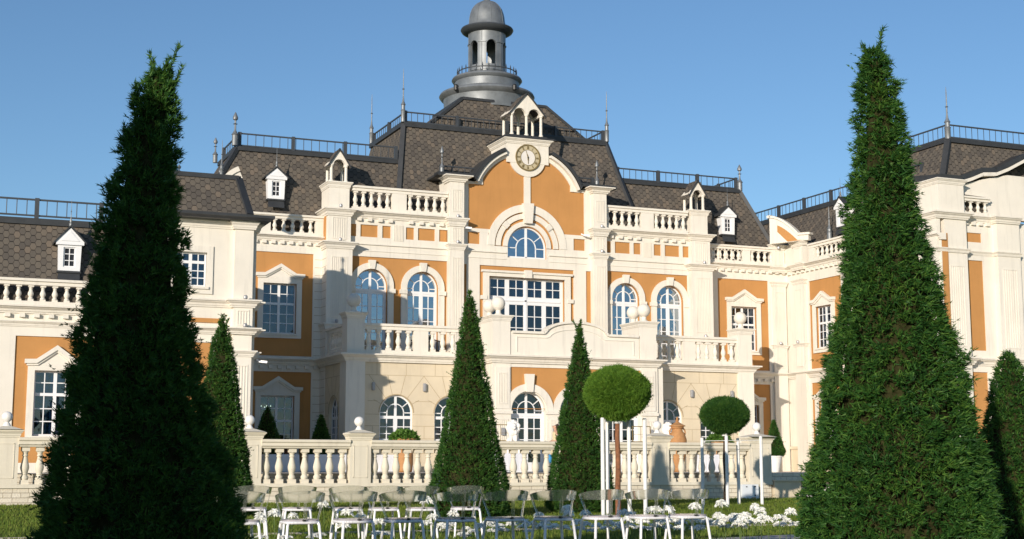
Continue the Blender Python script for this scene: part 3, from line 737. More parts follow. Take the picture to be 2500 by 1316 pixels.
# white corner piers
for s_ in (-1, 1):
    a, b_ = sorted((XC+s_*8.10, XC+s_*8.84))
    m = MB(FB); m.box(a, b_, .85, 5.0, -.72, .10); m.box(a+.03, b_-.03, 5.32, 6.68, -.62, .06); part(m, 'pier', 'cream')
    q = [tuple(FB.p(a+.03, 0, -.62).xy), tuple(FB.p(a+.03, 0, .06).xy), tuple(FB.p(b_-.03, 0, .06).xy), tuple(FB.p(b_-.03, 0, -.62).xy), tuple(FB.p(a+.03, 0, -.62).xy)]
    cornice(q, 6.62, 6.86, .13, 'capital', .3)
    ballfin(FB.p((a+b_)/2, 6.86, -.28), .27)
# centre door block, projecting (front Y=50.2)
FD = FY(50.2); DL, DR = XC-3.5, XC+3.5
DA = [XC-2.02, XC, XC+2.02]
m = MB(FD); m.plate(rect(DL, DR, .85, 5.05), [arch(u, .72, .9, 3.22) for u in DA], -.32, 0); part(m, 'wall', 'cream')
m = MB(FD); m.plate(rect(DL+.70, DR-.70, 3.28, 4.88), [arch(u, .78, 3.30, 3.31) for u in DA], .001, .014); part(m, 'orange_panel', 'orange')
m = MB(FX(DL)); m.box(-51.6, -50.2, .85, 5.05, -.3, .002); part(m, 'wall', 'cream')
m = MB(FX(DR)); m.box(-51.6, -50.2, .85, 5.05, -.3, 0.002); part(m, 'wall', 'cream')
m = MB(FD)
for a, b_ in ((DL-.02, DL+.72), (DR-.72, DR+.02)): m.box(a, b_, .85, 5.05, 0, .08)
m.box(DL+.72, DR-.72, 4.86, 5.05, 0, .06)
for i, u in enumerate(DA):
    m.band(u, 3.22, .93, 1.20, 0, .07) if False else None
part(m, 'facade_trim', 'cream')
for u in DA:
    ob = arch_window(FD, u, .72, .92, 3.22, 0, .26, 4, trans=0.10, curtains=0, glass='pane', single=True)
    mm = MB(FD); mm.band(u, 3.22, .74, 1.01, -.02, .10); mm.band(u, 3.22, .70, .76, -.05, .03)
    mm.plate([(u-.13, 3.92), (u+.13, 3.92), (u+.19, 4.60), (u-.19, 4.60)], [], .02, .18); part(mm, 'surround', 'cream', parent=ob)
for a, b_ in ((DL+.06, DL+.70), (XC-2.02+.76, XC-.76), (XC+.76, XC+2.02-.76), (DR-.70, DR-.06)):
    pilaster(FD, a, b_, .9, 3.10, 0, .14, 5, fl=(1.3, 2.85)); m = MB(FD); m.box(a-.05, b_+.05, 3.08, 3.2, -.02, .20); m.box(a-.02, b_+.02, 3.2, 3.26, -.02, .15); part(m, 'capital', 'cream')
for a, b_ in ((DL+.10, DL+.66), (DR-.66, DR-.10)): pilaster(FD, a, b_, 3.27, 4.85, .08, .05, 5, fl=(3.5, 4.6))
for u in (XC-3.15, XC-1.01, XC+1.01, XC+3.15, ):
    m = MB(FD); m.box(u-.06, u+.06, 2.28, 2.55, .14, .26); part(m, 'wall_lamp', 'lampgrey')
for u in (BL+1.02, XC-5.74, XC+5.87, BR-1.0):
    m = MB(FB); m.box(u-.05, u+.05, 3.95, 4.22, 0, .13); m.lathe(FB.p(u, 3.93, .07), [(.05, 0), (.065, .04), (.065, .27), (.05, .31)], 10); part(m, 'wall_lamp', 'lampgrey')
# cornice of the balcony storey running round block and door block
cornice([(BL-.04, 55.38), (BL-.04, 51.55), (DL-.02, 51.55), (DL-.02, 50.12), (DR+.02, 50.12), (DR+.02, 51.55), (BR+.04, 51.55), (BR+.04, 55.38)], 5.0, 5.30, .30, back=.5)
m = MB()
m.add([Vector((x, y, z)) for z in (5.05, 5.2) for y in (50.25, 51.61) for x in (DL+.02, DR-.02)], [(0,1,3,2), (4,6,7,5), (0,4,5,1), (2,3,7,6), (0,2,6,4), (1,5,7,3)])
part(m, 'balcony_floor', 'beige')
# door block parapet with a raised curve
m = MB(FD); c0 = XC
o = [(DL+.75, 5.30), (DR-.75, 5.30), (DR-.75, 6.20)]
arcp = [(c0+1.05*cos(pi*i/16), 6.22+.42*sin(pi*i/16)) for i in range(17)]
o += [(c0+1.38, 6.20)] + [(c0+1.05*cos(t_)*1.25, 6.20+.46*sin(t_)) for t_ in [pi*(i+.0)/18 for i in range(1, 18)]] + [(c0-1.38, 6.20), (DL+.75, 6.20)]
m.plate(o, [], -.28, 0)
o2 = [(DL+.80, 6.20), (c0-1.38, 6.20)] + [(c0-1.05*cos(t_)*1.25, 6.20+.46*sin(t_)) for t_ in [pi*i/18 for i in range(1, 18)]] + [(c0+1.38, 6.20), (DR-.80, 6.20)]
for p, q in zip(o2[:-1], o2[1:]): m.bar(FD.p(*p, -.12), FD.p(*q, -.12), .09, .42, FD.N)
o3 = [(DL+1.0, 5.45), (DL+1.0, 6.02), (c0-1.25, 6.02)] + [(c0-1.25*cos(t_)*.9, 6.02+.36*sin(t_)) for t_ in [pi*i/18 for i in range(1, 18)]] + [(c0+1.25, 6.02), (DR-1.0, 6.02), (DR-1.0, 5.45)]
for p, q in zip(o3[:-1], o3[1:]): m.bar(FD.p(*p, .005), FD.p(*q, .005), .035, .05, FD.N)
part(m, 'parapet', 'cream')
for s_ in (-1, 1):
    a, b_ = sorted((XC+s_*2.78, XC+s_*3.5))
    m = MB(FD); m.box(a, b_, 5.30, 6.66, -1.5, .04); part(m, 'pier', 'cream')
    q = [tuple(FD.p(a, 0, -1.5).xy), tuple(FD.p(a, 0, .04).xy), tuple(FD.p(b_, 0, .04).xy), tuple(FD.p(b_, 0, -1.5).xy)]
    cornice(q, 6.60, 6.82, .12, 'capital', .3)
    ballfin(FD.p((a+b_)/2, 6.82, -.3), .27); ballfin(FD.p((a+b_)/2, 6.82, -1.2), .27)
    q0, q1 = sorted((XC+s_*3.5, XC+s_*8.13))
    balustrade(FB, q0+.01, q1, 5.30, 6.46, .0, peds=[(XC+s_*5.85-.29, XC+s_*5.85+.29)], pitch=.39, bs=1.0)
balustrade(FX(BL+.30), -55.0, -52.2, 5.30, 6.46, .30, pitch=.33, peds=[(-55.0, -54.2)])

# ================================================================== recessed walls (plane Y=55.4) left and right
def recess(s_, xo0, xo1, wc, x0, x1, edge):
    m = MB(FR)
    m.plate(rect(x0, x1, .85, 10.2), [rect(wc-.67, wc+.67, 6.30, 8.29), rect(wc-.67, wc+.67, .92, 3.86)], -.3, 0); part(m, 'wall', 'orange')
    m = MB(FR); Hs = [(wc-.88, wc+.88)]
    m.plate(rect(x0, x1, .85, 10.2), [rect(xo0, xo1, 5.42, 9.53), rect(xo0, xo1, .9, 4.80)], 0, .05); part(m, 'facade_trim', 'cream')
    ob = rect_window(FR, wc, .67, 6.30, 8.29, 0, .16); pediment_surround(FR, wc, .67, 6.30, 8.29, 8.68, 9.07, 0, 6.12, ob)
    ob = rect_window(FR, wc, .67, .92, 3.86, 0, .16, lv=.33, nr=(2, 4)); pediment_surround(FR, wc, .67, .92, 3.86, 4.2, 4.62, 0, .9, ob)
    cornice([tuple(FR.p(x0, 0, .05).xy), tuple(FR.p(x1, 0, .05).xy)], 5.05, 5.34, .26, back=.2)
    dentils(FR, x0+.1, x1-.1, 4.92, .12, .05, .12, .36, .16)
    cornice([tuple(FR.p(x0, 0, .05).xy), tuple(FR.p(x1, 0, .05).xy)], 9.98, 10.22, .28, back=.2)
    dentils(FR, x0+.1, x1-.1, 9.86, .12, .05, .12, .36, .16)
    balustrade(FR, x0, x1, 10.22, 11.06, .18, peds=[((x0+x1)/2-.2+.05, (x0+x1)/2+.2+.05), (x1-.35, x1) if s_ < 0 else (x0, x0+.12)], pitch=.345, bs=.88)
recess(-1, 12.0, 14.66, 13.33, 10.2, 15.05, 0)
recess(1, 33.30, 35.95, 34.65, 32.5, 37.0, 0)
m = MB(FR)       # quoin strip joints beside the left pier
for k in range(26): m.box(14.72, 15.02, 1.3+k*.32, 1.315+k*.32, .045, .054) if not (4.8 < 1.3+k*.32 < 5.4) else None
part(m, 'quoin_joints', 'joint')
fpx = FX(XC-8.80)
m = MB(fpx)
for k in range(26): m.box(-55.38, -54.62, 1.3+k*.32, 1.315+k*.32, -.002, .004) if not (4.9 < 1.3+k*.32 < 5.5) else None
part(m, 'quoin_joints', 'joint')

# ================================================================== right wing: side wall X=37.0, inner corner, front
FS = FX(37.0)
U0, U1 = -55.4, -44.6
wins = [-52.55, -48.9]
m = MB(FS); m.plate(rect(U0, U1, .85, 10.2), [rect(u-.6, u+.6, 6.30, 8.15) for u in wins]+[rect(u-.6, u+.6, 2.3, 4.0) for u in wins], -.3, 0); part(m, 'wall', 'orange')
m = MB(FS); m.plate(rect(U0, U1, .85, 10.2), [rect(-53.6, -51.2, 5.42, 9.35), rect(-50.2, -47.4, 5.42, 9.35), rect(-53.6, -51.2, 2.0, 4.80), rect(-50.2, -47.4, 2.0, 4.80)], 0, .05); part(m, 'facade_trim', 'cream')
for u in wins:
    ob = rect_window(FS, u, .6, 6.30, 8.15, 0, .14); pediment_surround(FS, u, .6, 6.30, 8.15, 8.45, 8.80, 0, 6.1, ob)
    ob = rect_window(FS, u, .6, 2.3, 4.0, 0, .14); pediment_surround(FS, u, .6, 2.3, 4.0, 4.25, 4.6, 0, 2.1, ob)
cornice([(37.0-.05, 55.3), (37.0-.05, 44.5)], 5.05, 5.34, .26, back=.2); cornice([(37.0-.05, 55.3), (37.0-.05, 44.5)], 9.92, 10.18, .28, back=.2)
dentils(FS, -55.2, -44.8, 9.80, .12, .05, .12, .36, .16)
balustrade(FS, -53.4, -45.3, 10.18, 11.0, .18, peds=[(-53.4, -53.0), (-50.6, -50.1), (-47.6, -47.1)], pitch=.34, bs=.88)
m = MB(FS); m.box(-55.2, -44.9, .85, 2.0, 0, .14); m.box(-55.2, -44.9, 1.9, 2.02, 0, .20); part(m, 'plinth', 'beige')
# inner corner: fluted pilasters and little curved gable
pilaster(FR, 36.12, 36.82, .9, 9.3, 0, .18, 6, fl=(5.6, 9.0)); pilaster(FS, -54.55, -53.75, .9, 9.3, 0, .22, 6, fl=(5.6, 9.0))
for z0, z1, o in ((9.28, 9.5, .10), (9.92, 10.2, .18), (6.45, 6.6, .08), (11.0, 11.22, .12)):
    cornice([tuple(FR.p(36.10, 0, 0).xy), tuple(FR.p(36.10, 0, .18).xy), tuple(FR.p(36.84, 0, .18).xy), tuple(FR.p(36.84, 0, 0).xy)], z0, z1, o, 'capital', .15)
    cornice([tuple(FS.p(-54.57, 0, 0).xy), tuple(FS.p(-54.57, 0, .22).xy), tuple(FS.p(-53.73, 0, .22).xy), tuple(FS.p(-53.73, 0, 0).xy)], z0, z1, o, 'capital', .15)
pilaster(FR, 36.14, 36.80, 10.2, 11.02, 0, .17, 5, fl=(10.3, 10.9)); pilaster(FS, -54.53, -53.77, 10.2, 11.02, 0, .21, 5, fl=(10.3, 10.9))
def cgable(org, ang_, parent=None, flip=1):
    U = (cos(ang_), sin(ang_)); f = Fr(org[0], org[1], U, (U[1], -U[0]))
    m = MB(f); H = 12.45; L = 1.70
    arc_ = [(f_*L, 11.22+(H-11.22)*(1-(f_**1.75))) for f_ in [i/14 for i in range(15)]]
    m.plate([(0, 11.2)] + [(u, v) for u, v in arc_[:13]] + [(L+.25, arc_[12][1]-.02), (L+.25, 11.2)], [], -.22, 0); part(m, 'corner_gable', 'cream', parent=parent)
    m = MB(f); 
    for p, q in zip(arc_[:12], arc_[1:13]): m.bar(f.p(p[0], p[1], -.10), f.p(q[0], q[1], -.10), .10, .34, f.N)
    m.bar(f.p(arc_[12][0]-.03, arc_[12][1], -.10), f.p(L+.35, arc_[12][1]-.02, -.10), .10, .34, f.N)
    m.bar(f.p(-.10, H, -.10), f.p(.08, H+.02, -.10), .12, .34, f.N)
    part(m, 'gable_moulding', 'cream', parent=parent)
    m = MB(f); m.plate([(.40, 12.02)] + [(.40+f_*1.0, 11.25+(12.02-11.25)*(1-f_**1.3)) for f_ in [i/8 for i in range(1, 9)]] + [(1.75, 11.22), (.90, 11.22), (.40, 11.72)], [], .0, .012); part(m, 'gable_panel', 'orange', parent=parent)
m = MB(); m.add([Vector((x, y, z)) for z in (10.0, 11.18) for y in (53.9, 56) for x in (36.85, 37.6)], [(0,1,3,2), (4,6,7,5), (0,4,5,1), (2,3,7,6), (0,2,6,4), (1,5,7,3)]); part(m, 'parapet_block', 'cream')
cgable((35.95, 55.1), math.atan2(-1.9, 1.0))
# end pavilion of the right wing
FE = FY(45.0)
m = MB(FE); m.plate(rect(37.3, 52, .85, 10.9), [], -.3, 0); part(m, 'wall', 'orange')
m = MB(FE); m.plate(rect(37.3, 52, .85, 10.9), [rect(38.35, 39.30, 5.65, 9.25), rect(38.45, 39.28, 9.98, 10.36), rect(38.35, 39.30, 1.5, 4.8)], 0, .05); part(m, 'facade_trim', 'cream')
pilaster(FE, 37.2, 38.28, .9, 10.9, 0, .35, 6, fl=(5.8, 8.9)); pilaster(FE, 39.85, 41.0, .9, 10.9, 0, .30, 6, fl=(5.8, 8.9))
FEs = FX(37.0); m = MB(FEs); m.box(-45.8, -44.65, .85, 10.9, 0, .20); part(m, 'pilaster', 'cream')
for z0, z1, o in ((9.45, 9.62, .10), (10.78, 11.05, .22), (5.05, 5.34, .24)):
    cornice([(36.8, 45.9), (36.8, 44.62), (38.3, 44.62), (38.3, 44.95), (39.83, 44.95), (39.83, 44.68), (41.0, 44.68)], z0, z1, o, back=.3)
dentils(FE, 38.3, 39.8, 10.66, .12, .05, .12, .36, .16)
m = MB(FE); m.box(37.0, 38.25, 11.05, 12.25, -1.0, .32); part(m, 'pier', 'cream')
cornice([(37.0, 46.0), (37.0, 44.68), (38.25, 44.68), (38.25, 46.0)], 12.18, 12.40, .14, 'capital', .5)
balustrade(FE, 38.3, 39.75, 11.05, 11.82, .15, pitch=.34, bs=.82); balustrade(FEs, -48.0, -46.02, 11.05, 11.82, .1, pitch=.34, bs=.82)
m = MB(FE); m.plate([(39.75, 11.05), (46, 11.05), (46, 12.9), (40.9, 12.9), (39.6, 12.62), (38.3, 12.25), (38.3, 11.95), (39.75, 11.9)], [], -.4, -.12); part(m, 'wall', 'cream')
m = MB(FE)
pg = [(38.2, 12.32), (38.9, 12.55), (39.5, 12.80), (40.2, 12.86), (40.8, 13.1), (41.8, 13.6), (44, 14.0)]
for p, q in zip(pg[:-1], pg[1:]): m.bar(FE.p(p[0], p[1], -.2), FE.p(q[0], q[1], -.2), .14, .5, FE.N)
part(m, 'gable_moulding', 'cream')
m = MB(FE)
for p, q in zip(pg[:-1], pg[1:]): m.bar(FE.p(p[0], p[1]+.17, -.5), FE.p(q[0], q[1]+.17, -.5), .20, 1.1, FE.N)
part(m, 'gable_roof', 'trim')
m = MB(FEs)
pg = [(-44.8, 12.30), (-45.5, 12.38), (-46.4, 12.5), (-48, 12.8)]
for p, q in zip(pg[:-1], pg[1:]): m.bar(FEs.p(p[0], p[1], -.5), FEs.p(q[0], q[1], -.5), .14, .4, FEs.N)
part(m, 'gable_moulding', 'cream')
m = MB(FEs)
for p, q in zip(pg[:-1], pg[1:]): m.bar(FEs.p(p[0], p[1]+.2, -.8), FEs.p(q[0], q[1]+.2, -.8), .22, 1.1, FEs.N)
part(m, 'gable_roof', 'trim')
m = MB(FEs); m.plate([(-49, 11.0), (-44.9, 11.0), (-44.9, 12.25), (-49, 12.7)], [], -.6, -.35); part(m, 'wall', 'cream')

# ================================================================== left wing (front plane Y=45.5)
FL = FY(45.5)
m = MB(FL); m.plate(rect(-3, 7.6, .85, 6.0), [rect(4.11-.62, 4.11+.62, 2.0, 4.0)], -.3, 0); part(m, 'wall', 'orange')
m = MB(FL); m.plate(rect(-3, 7.6, .85, 6.0), [rect(2.9, 5.4, 1.2, 5.0)], 0, .05); part(m, 'facade_trim', 'cream')
ob = rect_window(FL, 4.11, .62, 2.0, 3.97, 0, .16, lv=.36); pediment_surround(FL, 4.11, .62, 2.0, 3.97, 4.3, 4.74, 0, 1.85, ob, ow=.82)
m = MB(FL)
for i in range(14):
    a = 3.62+i*.07; k = .02*(i % 2); m.quad(FL.p(a, 2.05, -.3-k), FL.p(a+.07, 2.05, -.32+k), FL.p(a+.07, 3.9, -.32+k), FL.p(a, 3.9, -.3-k))
part(m, 'curtain', 'curtain', parent=ob)
cornice([(-3, 45.45), (7.6, 45.45)], 5.28, 5.46, .14, back=.2); cornice([(-3, 45.45), (7.6, 45.45)], 5.68, 5.92, .28, back=.3)
dentils(FL, 2.0, 7.4, 5.56, .11, .05, .12, .42, .16)
balustrade(FL, -1.0, 7.5, 5.92, 6.74, .16, pitch=.355, peds=[(-1.0, 1.0), (5.9, 6.4)], bs=.86)
# pavilion
PX0, PX1 = 7.45, 10.05
m = MB(FL); m.plate(rect(PX0, PX1, .85, 8.75), [rect(7.55, 8.58, 6.74, 7.86)], -.3, .0); part(m, 'wall', 'cream')
m = MB(); m.add([Vector((x, y, z)) for z in (.85, 8.9) for y in (45.85, 55.6) for x in (PX0, 9.75)], [(0,1,3,2), (4,6,7,5), (0,4,5,1), (2,3,7,6), (0,2,6,4), (1,5,7,3)]); part(m, 'wall', 'cream')
ob = rect_window(FL, 8.065, .5, 6.76, 7.86, 0, .14, lv=.28, nr=(1, 3), curtains=0)
mm = MB(FL); mm.plate(rect(7.46, 8.76, 6.53, 8.07), [rect(7.565, 8.565, 6.76, 7.86)], 0, .05); mm.box(7.5, 8.63, 6.68, 6.758, .02, .11); part(mm, 'surround', 'cream', parent=ob)
m = MB(FL); m.box(7.5, 9.1, 5.62, 5.76, 0, .052); m.box(7.5, 8.75, 1.2, 4.98, 0, .052); part(m, 'orange_panel', 'orange')
for (z0, z1, fl, e) in ((6.36, 8.72, None, .16), (5.46, 6.14, (5.58, 6.0), .26), (4.75, 5.3, None, .22), (.9, 4.55, (1.1, 4.25), .24)):
    pilaster(FL, 9.42, 10.02, z0, z1, 0, e, 4 if fl else 0, fl=fl)
    m = MB(FY(45.9)); m.box(9.95, 10.22, z0, z1, -.2, .1); part(m, 'pilaster', 'cream')
FLp = lambda e, o2: [(PX0, 45.5), (9.38, 45.5), (9.38, 45.5-e), (10.05, 45.5-e), (10.05, 45.75), (10.28, 45.75), (10.28, 46.6)]
cornice(FLp(.20, 0), 8.66, 8.92, .14, back=.2); cornice(FLp(.26, 0), 6.12, 6.37, .22, back=.2); cornice(FLp(.26, 0), 5.26, 5.47, .24, back=.2)
cornice([(9.38, 45.5), (9.38, 45.26), (10.05, 45.26), (10.05, 45.75), (10.28, 45.75), (10.28, 46.6)], 4.55, 4.75, .14, 'capital', .2)
m = MB(FL)
for z in (4.98, ): m.box(7.5, 9.4, z, z+.05, 0, .09)
part(m, 'string_moulding', 'cream')

# closed backs so that every wing has a body
m = MB()
def blk(x0, x1, y0, y1, z0, z1): m.add([Vector((x, y, z)) for z in (z0, z1) for y in (y0, y1) for x in (x0, x1)], [(0,1,3,2), (4,6,7,5), (0,4,5,1), (2,3,7,6), (0,2,6,4), (1,5,7,3)])
blk(-3, 7.4, 47.4, 60, .85, 6.0); blk(9.9, 37.6, 57.0, 66, .85, 11.0); blk(38.6, 52, 46.5, 66, .85, 11.0); blk(XC-3.4, XC+3.4, 56.6, 60, 11.0, 13.0)
part(m, 'rear_wall', 'cream')

# ================================================================== roofs
def roof(faces, mk='shingle', name='roof', parent=None):
    m = MB()
    for f in faces: m.quad(*[Vector(p) for p in f])
    ob = m.build(name, mk, parent or palace, recalc=False); return ob
def bars(lst, w_, h_, name='roof_flashing', mk='trim', parent=None):
    m = MB()
    for p, q in lst: m.bar(p, q, w_, h_)
    return part(m, name, mk, parent=parent)
def railing(path, h, name='roof_railing', post=2.1, pitch=.30, first=.0):
    m = MB()
    for p, q in zip(path[:-1], path[1:]):
        p = Vector(p); q = Vector(q); L = (q-p).length; d_ = (q-p)/L; up = Vector((0, 0, 1))
        m.bar(p+up*h, q+up*h, .05, .055); m.bar(p+up*.09, q+up*.09, .05, .05)
        n = max(1, round(L/post))
        for i in range(n+(1 if (q-Vector(path[-1])).length < 1e-6 else 0)):
            c = p+d_*(L*i/n); m.bar(c+d_*.0, c+up*(h+.05), .13, .13, d_)
        k = max(1, int(L/pitch))
        for i in range(1, k): c = p+d_*(L*i/k); m.tube(c+up*.09, c+up*h, .014, n=6)
    return part(m, name, 'rail')
def finial(c, h, thick=.085, spear=False):
    m = MB(); t_ = thick
    if spear:
        prof = [(t_, 0), (t_, h*.30), (t_*1.25, h*.32), (t_*.9, h*.36), (t_*.35, h*.45), (t_*.3, h*.62), (t_*.8, h*.64), (t_*.3, h*.66), (t_*.3, h*.74), (t_*.85, h*.78), (t_*.9, h*.84), (t_*.2, h*.98), (.004, h)]
    else:
        prof = [(t_, 0), (t_, h*.20), (t_*1.2, h*.215), (t_*.85, h*.23), (t_*.85, h*.31), (t_*1.1, h*.32), (t_*.5, h*.38), (t_*.28, h*.47), (t_*.26, h*.60), (t_*.6, h*.615), (t_*.22, h*.63), (t_*.16, h*.9), (.006, h)]
    m.lathe(c, prof, 10); return part(m, 'finial', 'metal', 'auto')
# centre mansard
T0, T1, TY0, TY1, TZ = XC-4.88, XC+4.80, 57.0, 61.6, 15.62
B0, B1, BY0, BY1, BZ = XC-5.62, XC+5.75, 55.45, 63.0, 11.3
a = (B0, BY0, BZ); b_ = (B1, BY0, BZ); c = (T1, TY0, TZ); d_ = (T0, TY0, TZ); e = (B0, BY1, BZ); f = (T0, TY1, TZ); g = (B1, BY1, BZ); h = (T1, TY1, TZ)
roof([(a, b_, c, d_), (e, a, d_, f), (b_, g, h, c), (g, e, f, h)])
roof([(d_, c, h, f)], 'trim', 'roof_deck')
bars([(d_, c), (d_, f), (c, h)], .22, .20); bars([(a, d_), (b_, c)], .20, .14)
railing([(T0+.12, TY1, TZ+.08), (T0+.12, TY0+.1, TZ+.08), (T1-.12, TY0+.1, TZ+.08), (T1-.12, TY1, TZ+.08)], .50, post=2.3, pitch=.27)
for p, hh in (((T0-.02, TY0-.02, TZ+.1), 2.35), ((T1+.02, TY0-.02, TZ+.1), 2.35), ((T0, TY1, TZ+.1), 2.35)): finial(p, hh, .095)
# upper hip under the cupola
q0 = [(XC-3.75, 57.25, 15.7), (XC+3.95, 57.25, 15.7), (XC+3.95, 61.6, 15.7), (XC-3.75, 61.6, 15.7)]
q1 = [(XC-1.98, 57.55, 17.20), (XC+2.05, 57.55, 17.20), (XC+2.05, 61.3, 17.20), (XC-1.98, 61.3, 17.20)]
roof([(q0[0], q0[1], q1[1], q1[0]), (q0[1], q0[2], q1[2], q1[1]), (q0[3], q0[0], q1[0], q1[3]), (q0[2], q0[3], q1[3], q1[2])])
bars([(q1[0], q1[1]), (q0[0], q1[0]), (q0[1], q1[1]), (q1[1], q1[2]), (q1[0], q1[3])], .14, .12)
roof([q1], 'trim', 'roof_deck')
# cupola
TC = (23.72, 59.4)
m = MB(); n = 48
cup = MB(); cup.lathe((*TC, 0), [(1.95, 17.05), (1.98, 17.55), (2.0, 17.66), (2.12, 17.74), (2.19, 17.84), (2.14, 17.94), (2.0, 18.0), (1.78, 18.06), (1.56, 18.12), (1.50, 18.16), (1.48, 18.50), (1.56, 18.54), (1.62, 18.62), (1.58, 18.70), (1.44, 18.74), (1.38, 18.78), (.9, 18.80)], 64)
cupola = part(cup, 'cupola', 'metal', 'auto')
m = MB(); R0, R1 = .76, .86; n = 192; zb, zt, s0, s1 = 18.79, 20.93, 19.25, 20.12
cols = []
for i in range(n):
    a_ = 2*pi*i/n; k = ((math.degrees(a_)-((-68.5-29) % 60)) % 60); k = k if k < 30 else k-60; hw_ = 16.5
    cols.append((s0, s1+.27*sqrt(max(0, 1-(k/hw_)**2))) if abs(k) < hw_ else None)
def rp(i, r, z): a_ = 2*pi*(i-.5)/n; return Vector((TC[0]+r*cos(a_), TC[1]+r*sin(a_), z))
for i in range(n):
    j = i+1; segs = [(zb, zt)] if cols[i] is None else [(zb, cols[i][0]), (cols[i][1], zt)]
    for z0, z1 in segs:
        m.quad(rp(i, R1, z0), rp(j, R1, z0), rp(j, R1, z1), rp(i, R1, z1)); m.quad(rp(i, R0, z0), rp(i, R0, z1), rp(j, R0, z1), rp(j, R0, z0))
    if cols[i]:
        z0, z1 = cols[i]; m.quad(rp(i, R0, z0), rp(j, R0, z0), rp(j, R1, z0), rp(i, R1, z0)); m.quad(rp(i, R0, z1), rp(i, R1, z1), rp(j, R1, z1), rp(j, R0, z1))
        for (k, other) in ((i, cols[i-1]), (j, cols[j % n])):
            if other is None: m.quad(rp(k, R0, z0), rp(k, R1, z0), rp(k, R1, z1), rp(k, R0, z1))
            elif other[1] != z1 and other[1] > z1: m.quad(rp(k, R0, z1), rp(k, R1, z1), rp(k, R1, other[1]), rp(k, R0, other[1]))
part(m, 'lantern_drum', 'metal', parent=cupola)
m = MB()
for z, hh in ((20.27, .05), (18.98, .06)):
    for i in range(n):
        if cols[i] is None or z < 19.3:
            j = i+1; P = [rp(i, R1-.01, z), rp(j, R1-.01, z), rp(j, R1+.035, z), rp(i, R1+.035, z)]; Q = [p+Vector((0, 0, hh)) for p in P]
            m.add(P+Q, [(0, 1, 2, 3), (4, 7, 6, 5), (2, 6, 7, 3), (0, 3, 7, 4), (1, 5, 6, 2), (0, 4, 5, 1)])
for k in range(6):
    a_ = radians(-68.5-29+30+60*k); m.tube((TC[0]+.865*cos(a_), TC[1]+.865*sin(a_), 18.8), (TC[0]+.865*cos(a_), TC[1]+.865*sin(a_), 20.9), .013, n=6)
part(m, 'drum_moulding', 'metal', parent=cupola)
m = MB(); m.lathe((*TC, 0), [(.80, 20.80), (1.02, 20.84), (1.16, 20.92), (1.22, 21.02), (1.19, 21.08), (1.05, 21.12), (.90, 21.18)], 56); part(m, 'dome_brim', 'rail', 'auto', cupola)
m = MB(); m.lathe((*TC, 0), [(.93, 21.14), (.87, 21.24), (.83, 21.40), (.81, 21.60), (.77, 21.80), (.70, 22.0), (.59, 22.17), (.44, 22.31), (.27, 22.40), (.16, 22.44), (.13, 22.50), (.17, 22.56), (.17, 22.62), (.10, 22.70), (.06, 22.85), (.05, 23.4), (.01, 24.0)], 40)
part(m, 'dome', 'metal', 'auto', cupola)
m = MB()
for k in range(8):
    a_ = 2*pi*k/8-.15
    pts = [(.875, 21.22), (.84, 21.38), (.82, 21.60), (.78, 21.80), (.71, 22.0), (.60, 22.17), (.45, 22.31), (.28, 22.40)]
    P = [(TC[0]+r*cos(a_), TC[1]+r*sin(a_), z) for r, z in pts]; m.pipe(P, .012, 6)
part(m, 'dome_seam', 'metal', parent=cupola)
m = MB()
for k in range(30):
    a_ = 2*pi*k/30; x, y = TC[0]+1.36*cos(a_), TC[1]+1.36*sin(a_); a2_ = 2*pi*(k+1)/30
    m.lathe((x, y, 18.76), [(.022, 0), (.022, .22), (.03, .25), (.03, .29), (.004, .42)], 6)
    m.tube((x, y, 18.98), (TC[0]+1.36*cos(a2_), TC[1]+1.36*sin(a2_), 18.98), .026, n=6)
part(m, 'cupola_railing', 'rail', parent=cupola)
for k in (-150, -78):
    a_ = radians(k); m = MB(); x, y = TC[0]+2.22*cos(a_), TC[1]+2.22*sin(a_); m.lathe((x, y, 17.72), [(.05, 0), (.10, .03), (.11, .22), (.07, .28)], 10); part(m, 'floodlight', 'black', parent=cupola)

# side mansards over the recesses
def mans(x0b, x1b, x0t, x1t, z0=10.6, z1=13.86, y0=55.75, yt=56.6, hipL=True, hipR=True, yb=61.0):
    a = (x0b, y0, z0); b_ = (x1b, y0, z0); c = (x1t, yt, z1); d_ = (x0t, yt, z1); a2 = (x0b, yb, z0); b2 = (x1b, yb, z0); c2 = (x1t, yb-1, z1); d2 = (x0t, yb-1, z1)
    roof([(a, b_, c, d_), (a2, a, d_, d2), (b_, b2, c2, c)]); roof([(d_, c, c2, d2)], 'trim', 'roof_deck')
    L = [(d_, c)]
    if hipL: L += [(a, d_), (d_, d2)]
    if hipR: L += [(b_, c), (c, c2)]
    bars(L, .20, .17)
mans(9.9, 18.6, 11.72, 18.6, hipR=False)
mans(29.0, 36.95, 29.0, 35.35, hipL=False)
railing([(11.85, 59.8, 13.93), (11.85, 56.7, 13.93), (18.5, 56.7, 13.93)], .58, post=2.35, pitch=.33)
railing([(29.0, 56.7, 13.93), (35.2, 56.7, 13.93), (35.2, 59.8, 13.93)], .55, post=2.05, pitch=.30)
finial((11.62, 56.5, 13.95), 1.38, .12, True); finial((11.5, 59.9, 13.9), 1.1, .10, True); finial((35.35, 56.6, 13.9), 1.25, .12, True)
finial((35.35, 60.2, 13.9), 1.1, .1, True)
# small railings and finials on the gable shoulders
for s_ in (-1, 1):
    a, b_ = sorted((XC+s_*1.95, XC+s_*3.55)); railing([(a, 55.9, 13.15), (b_, 55.9, 13.15)], .56, post=1.6, pitch=.25); finial((XC+s_*3.62, 55.6, 13.15), 1.35, .09, True)

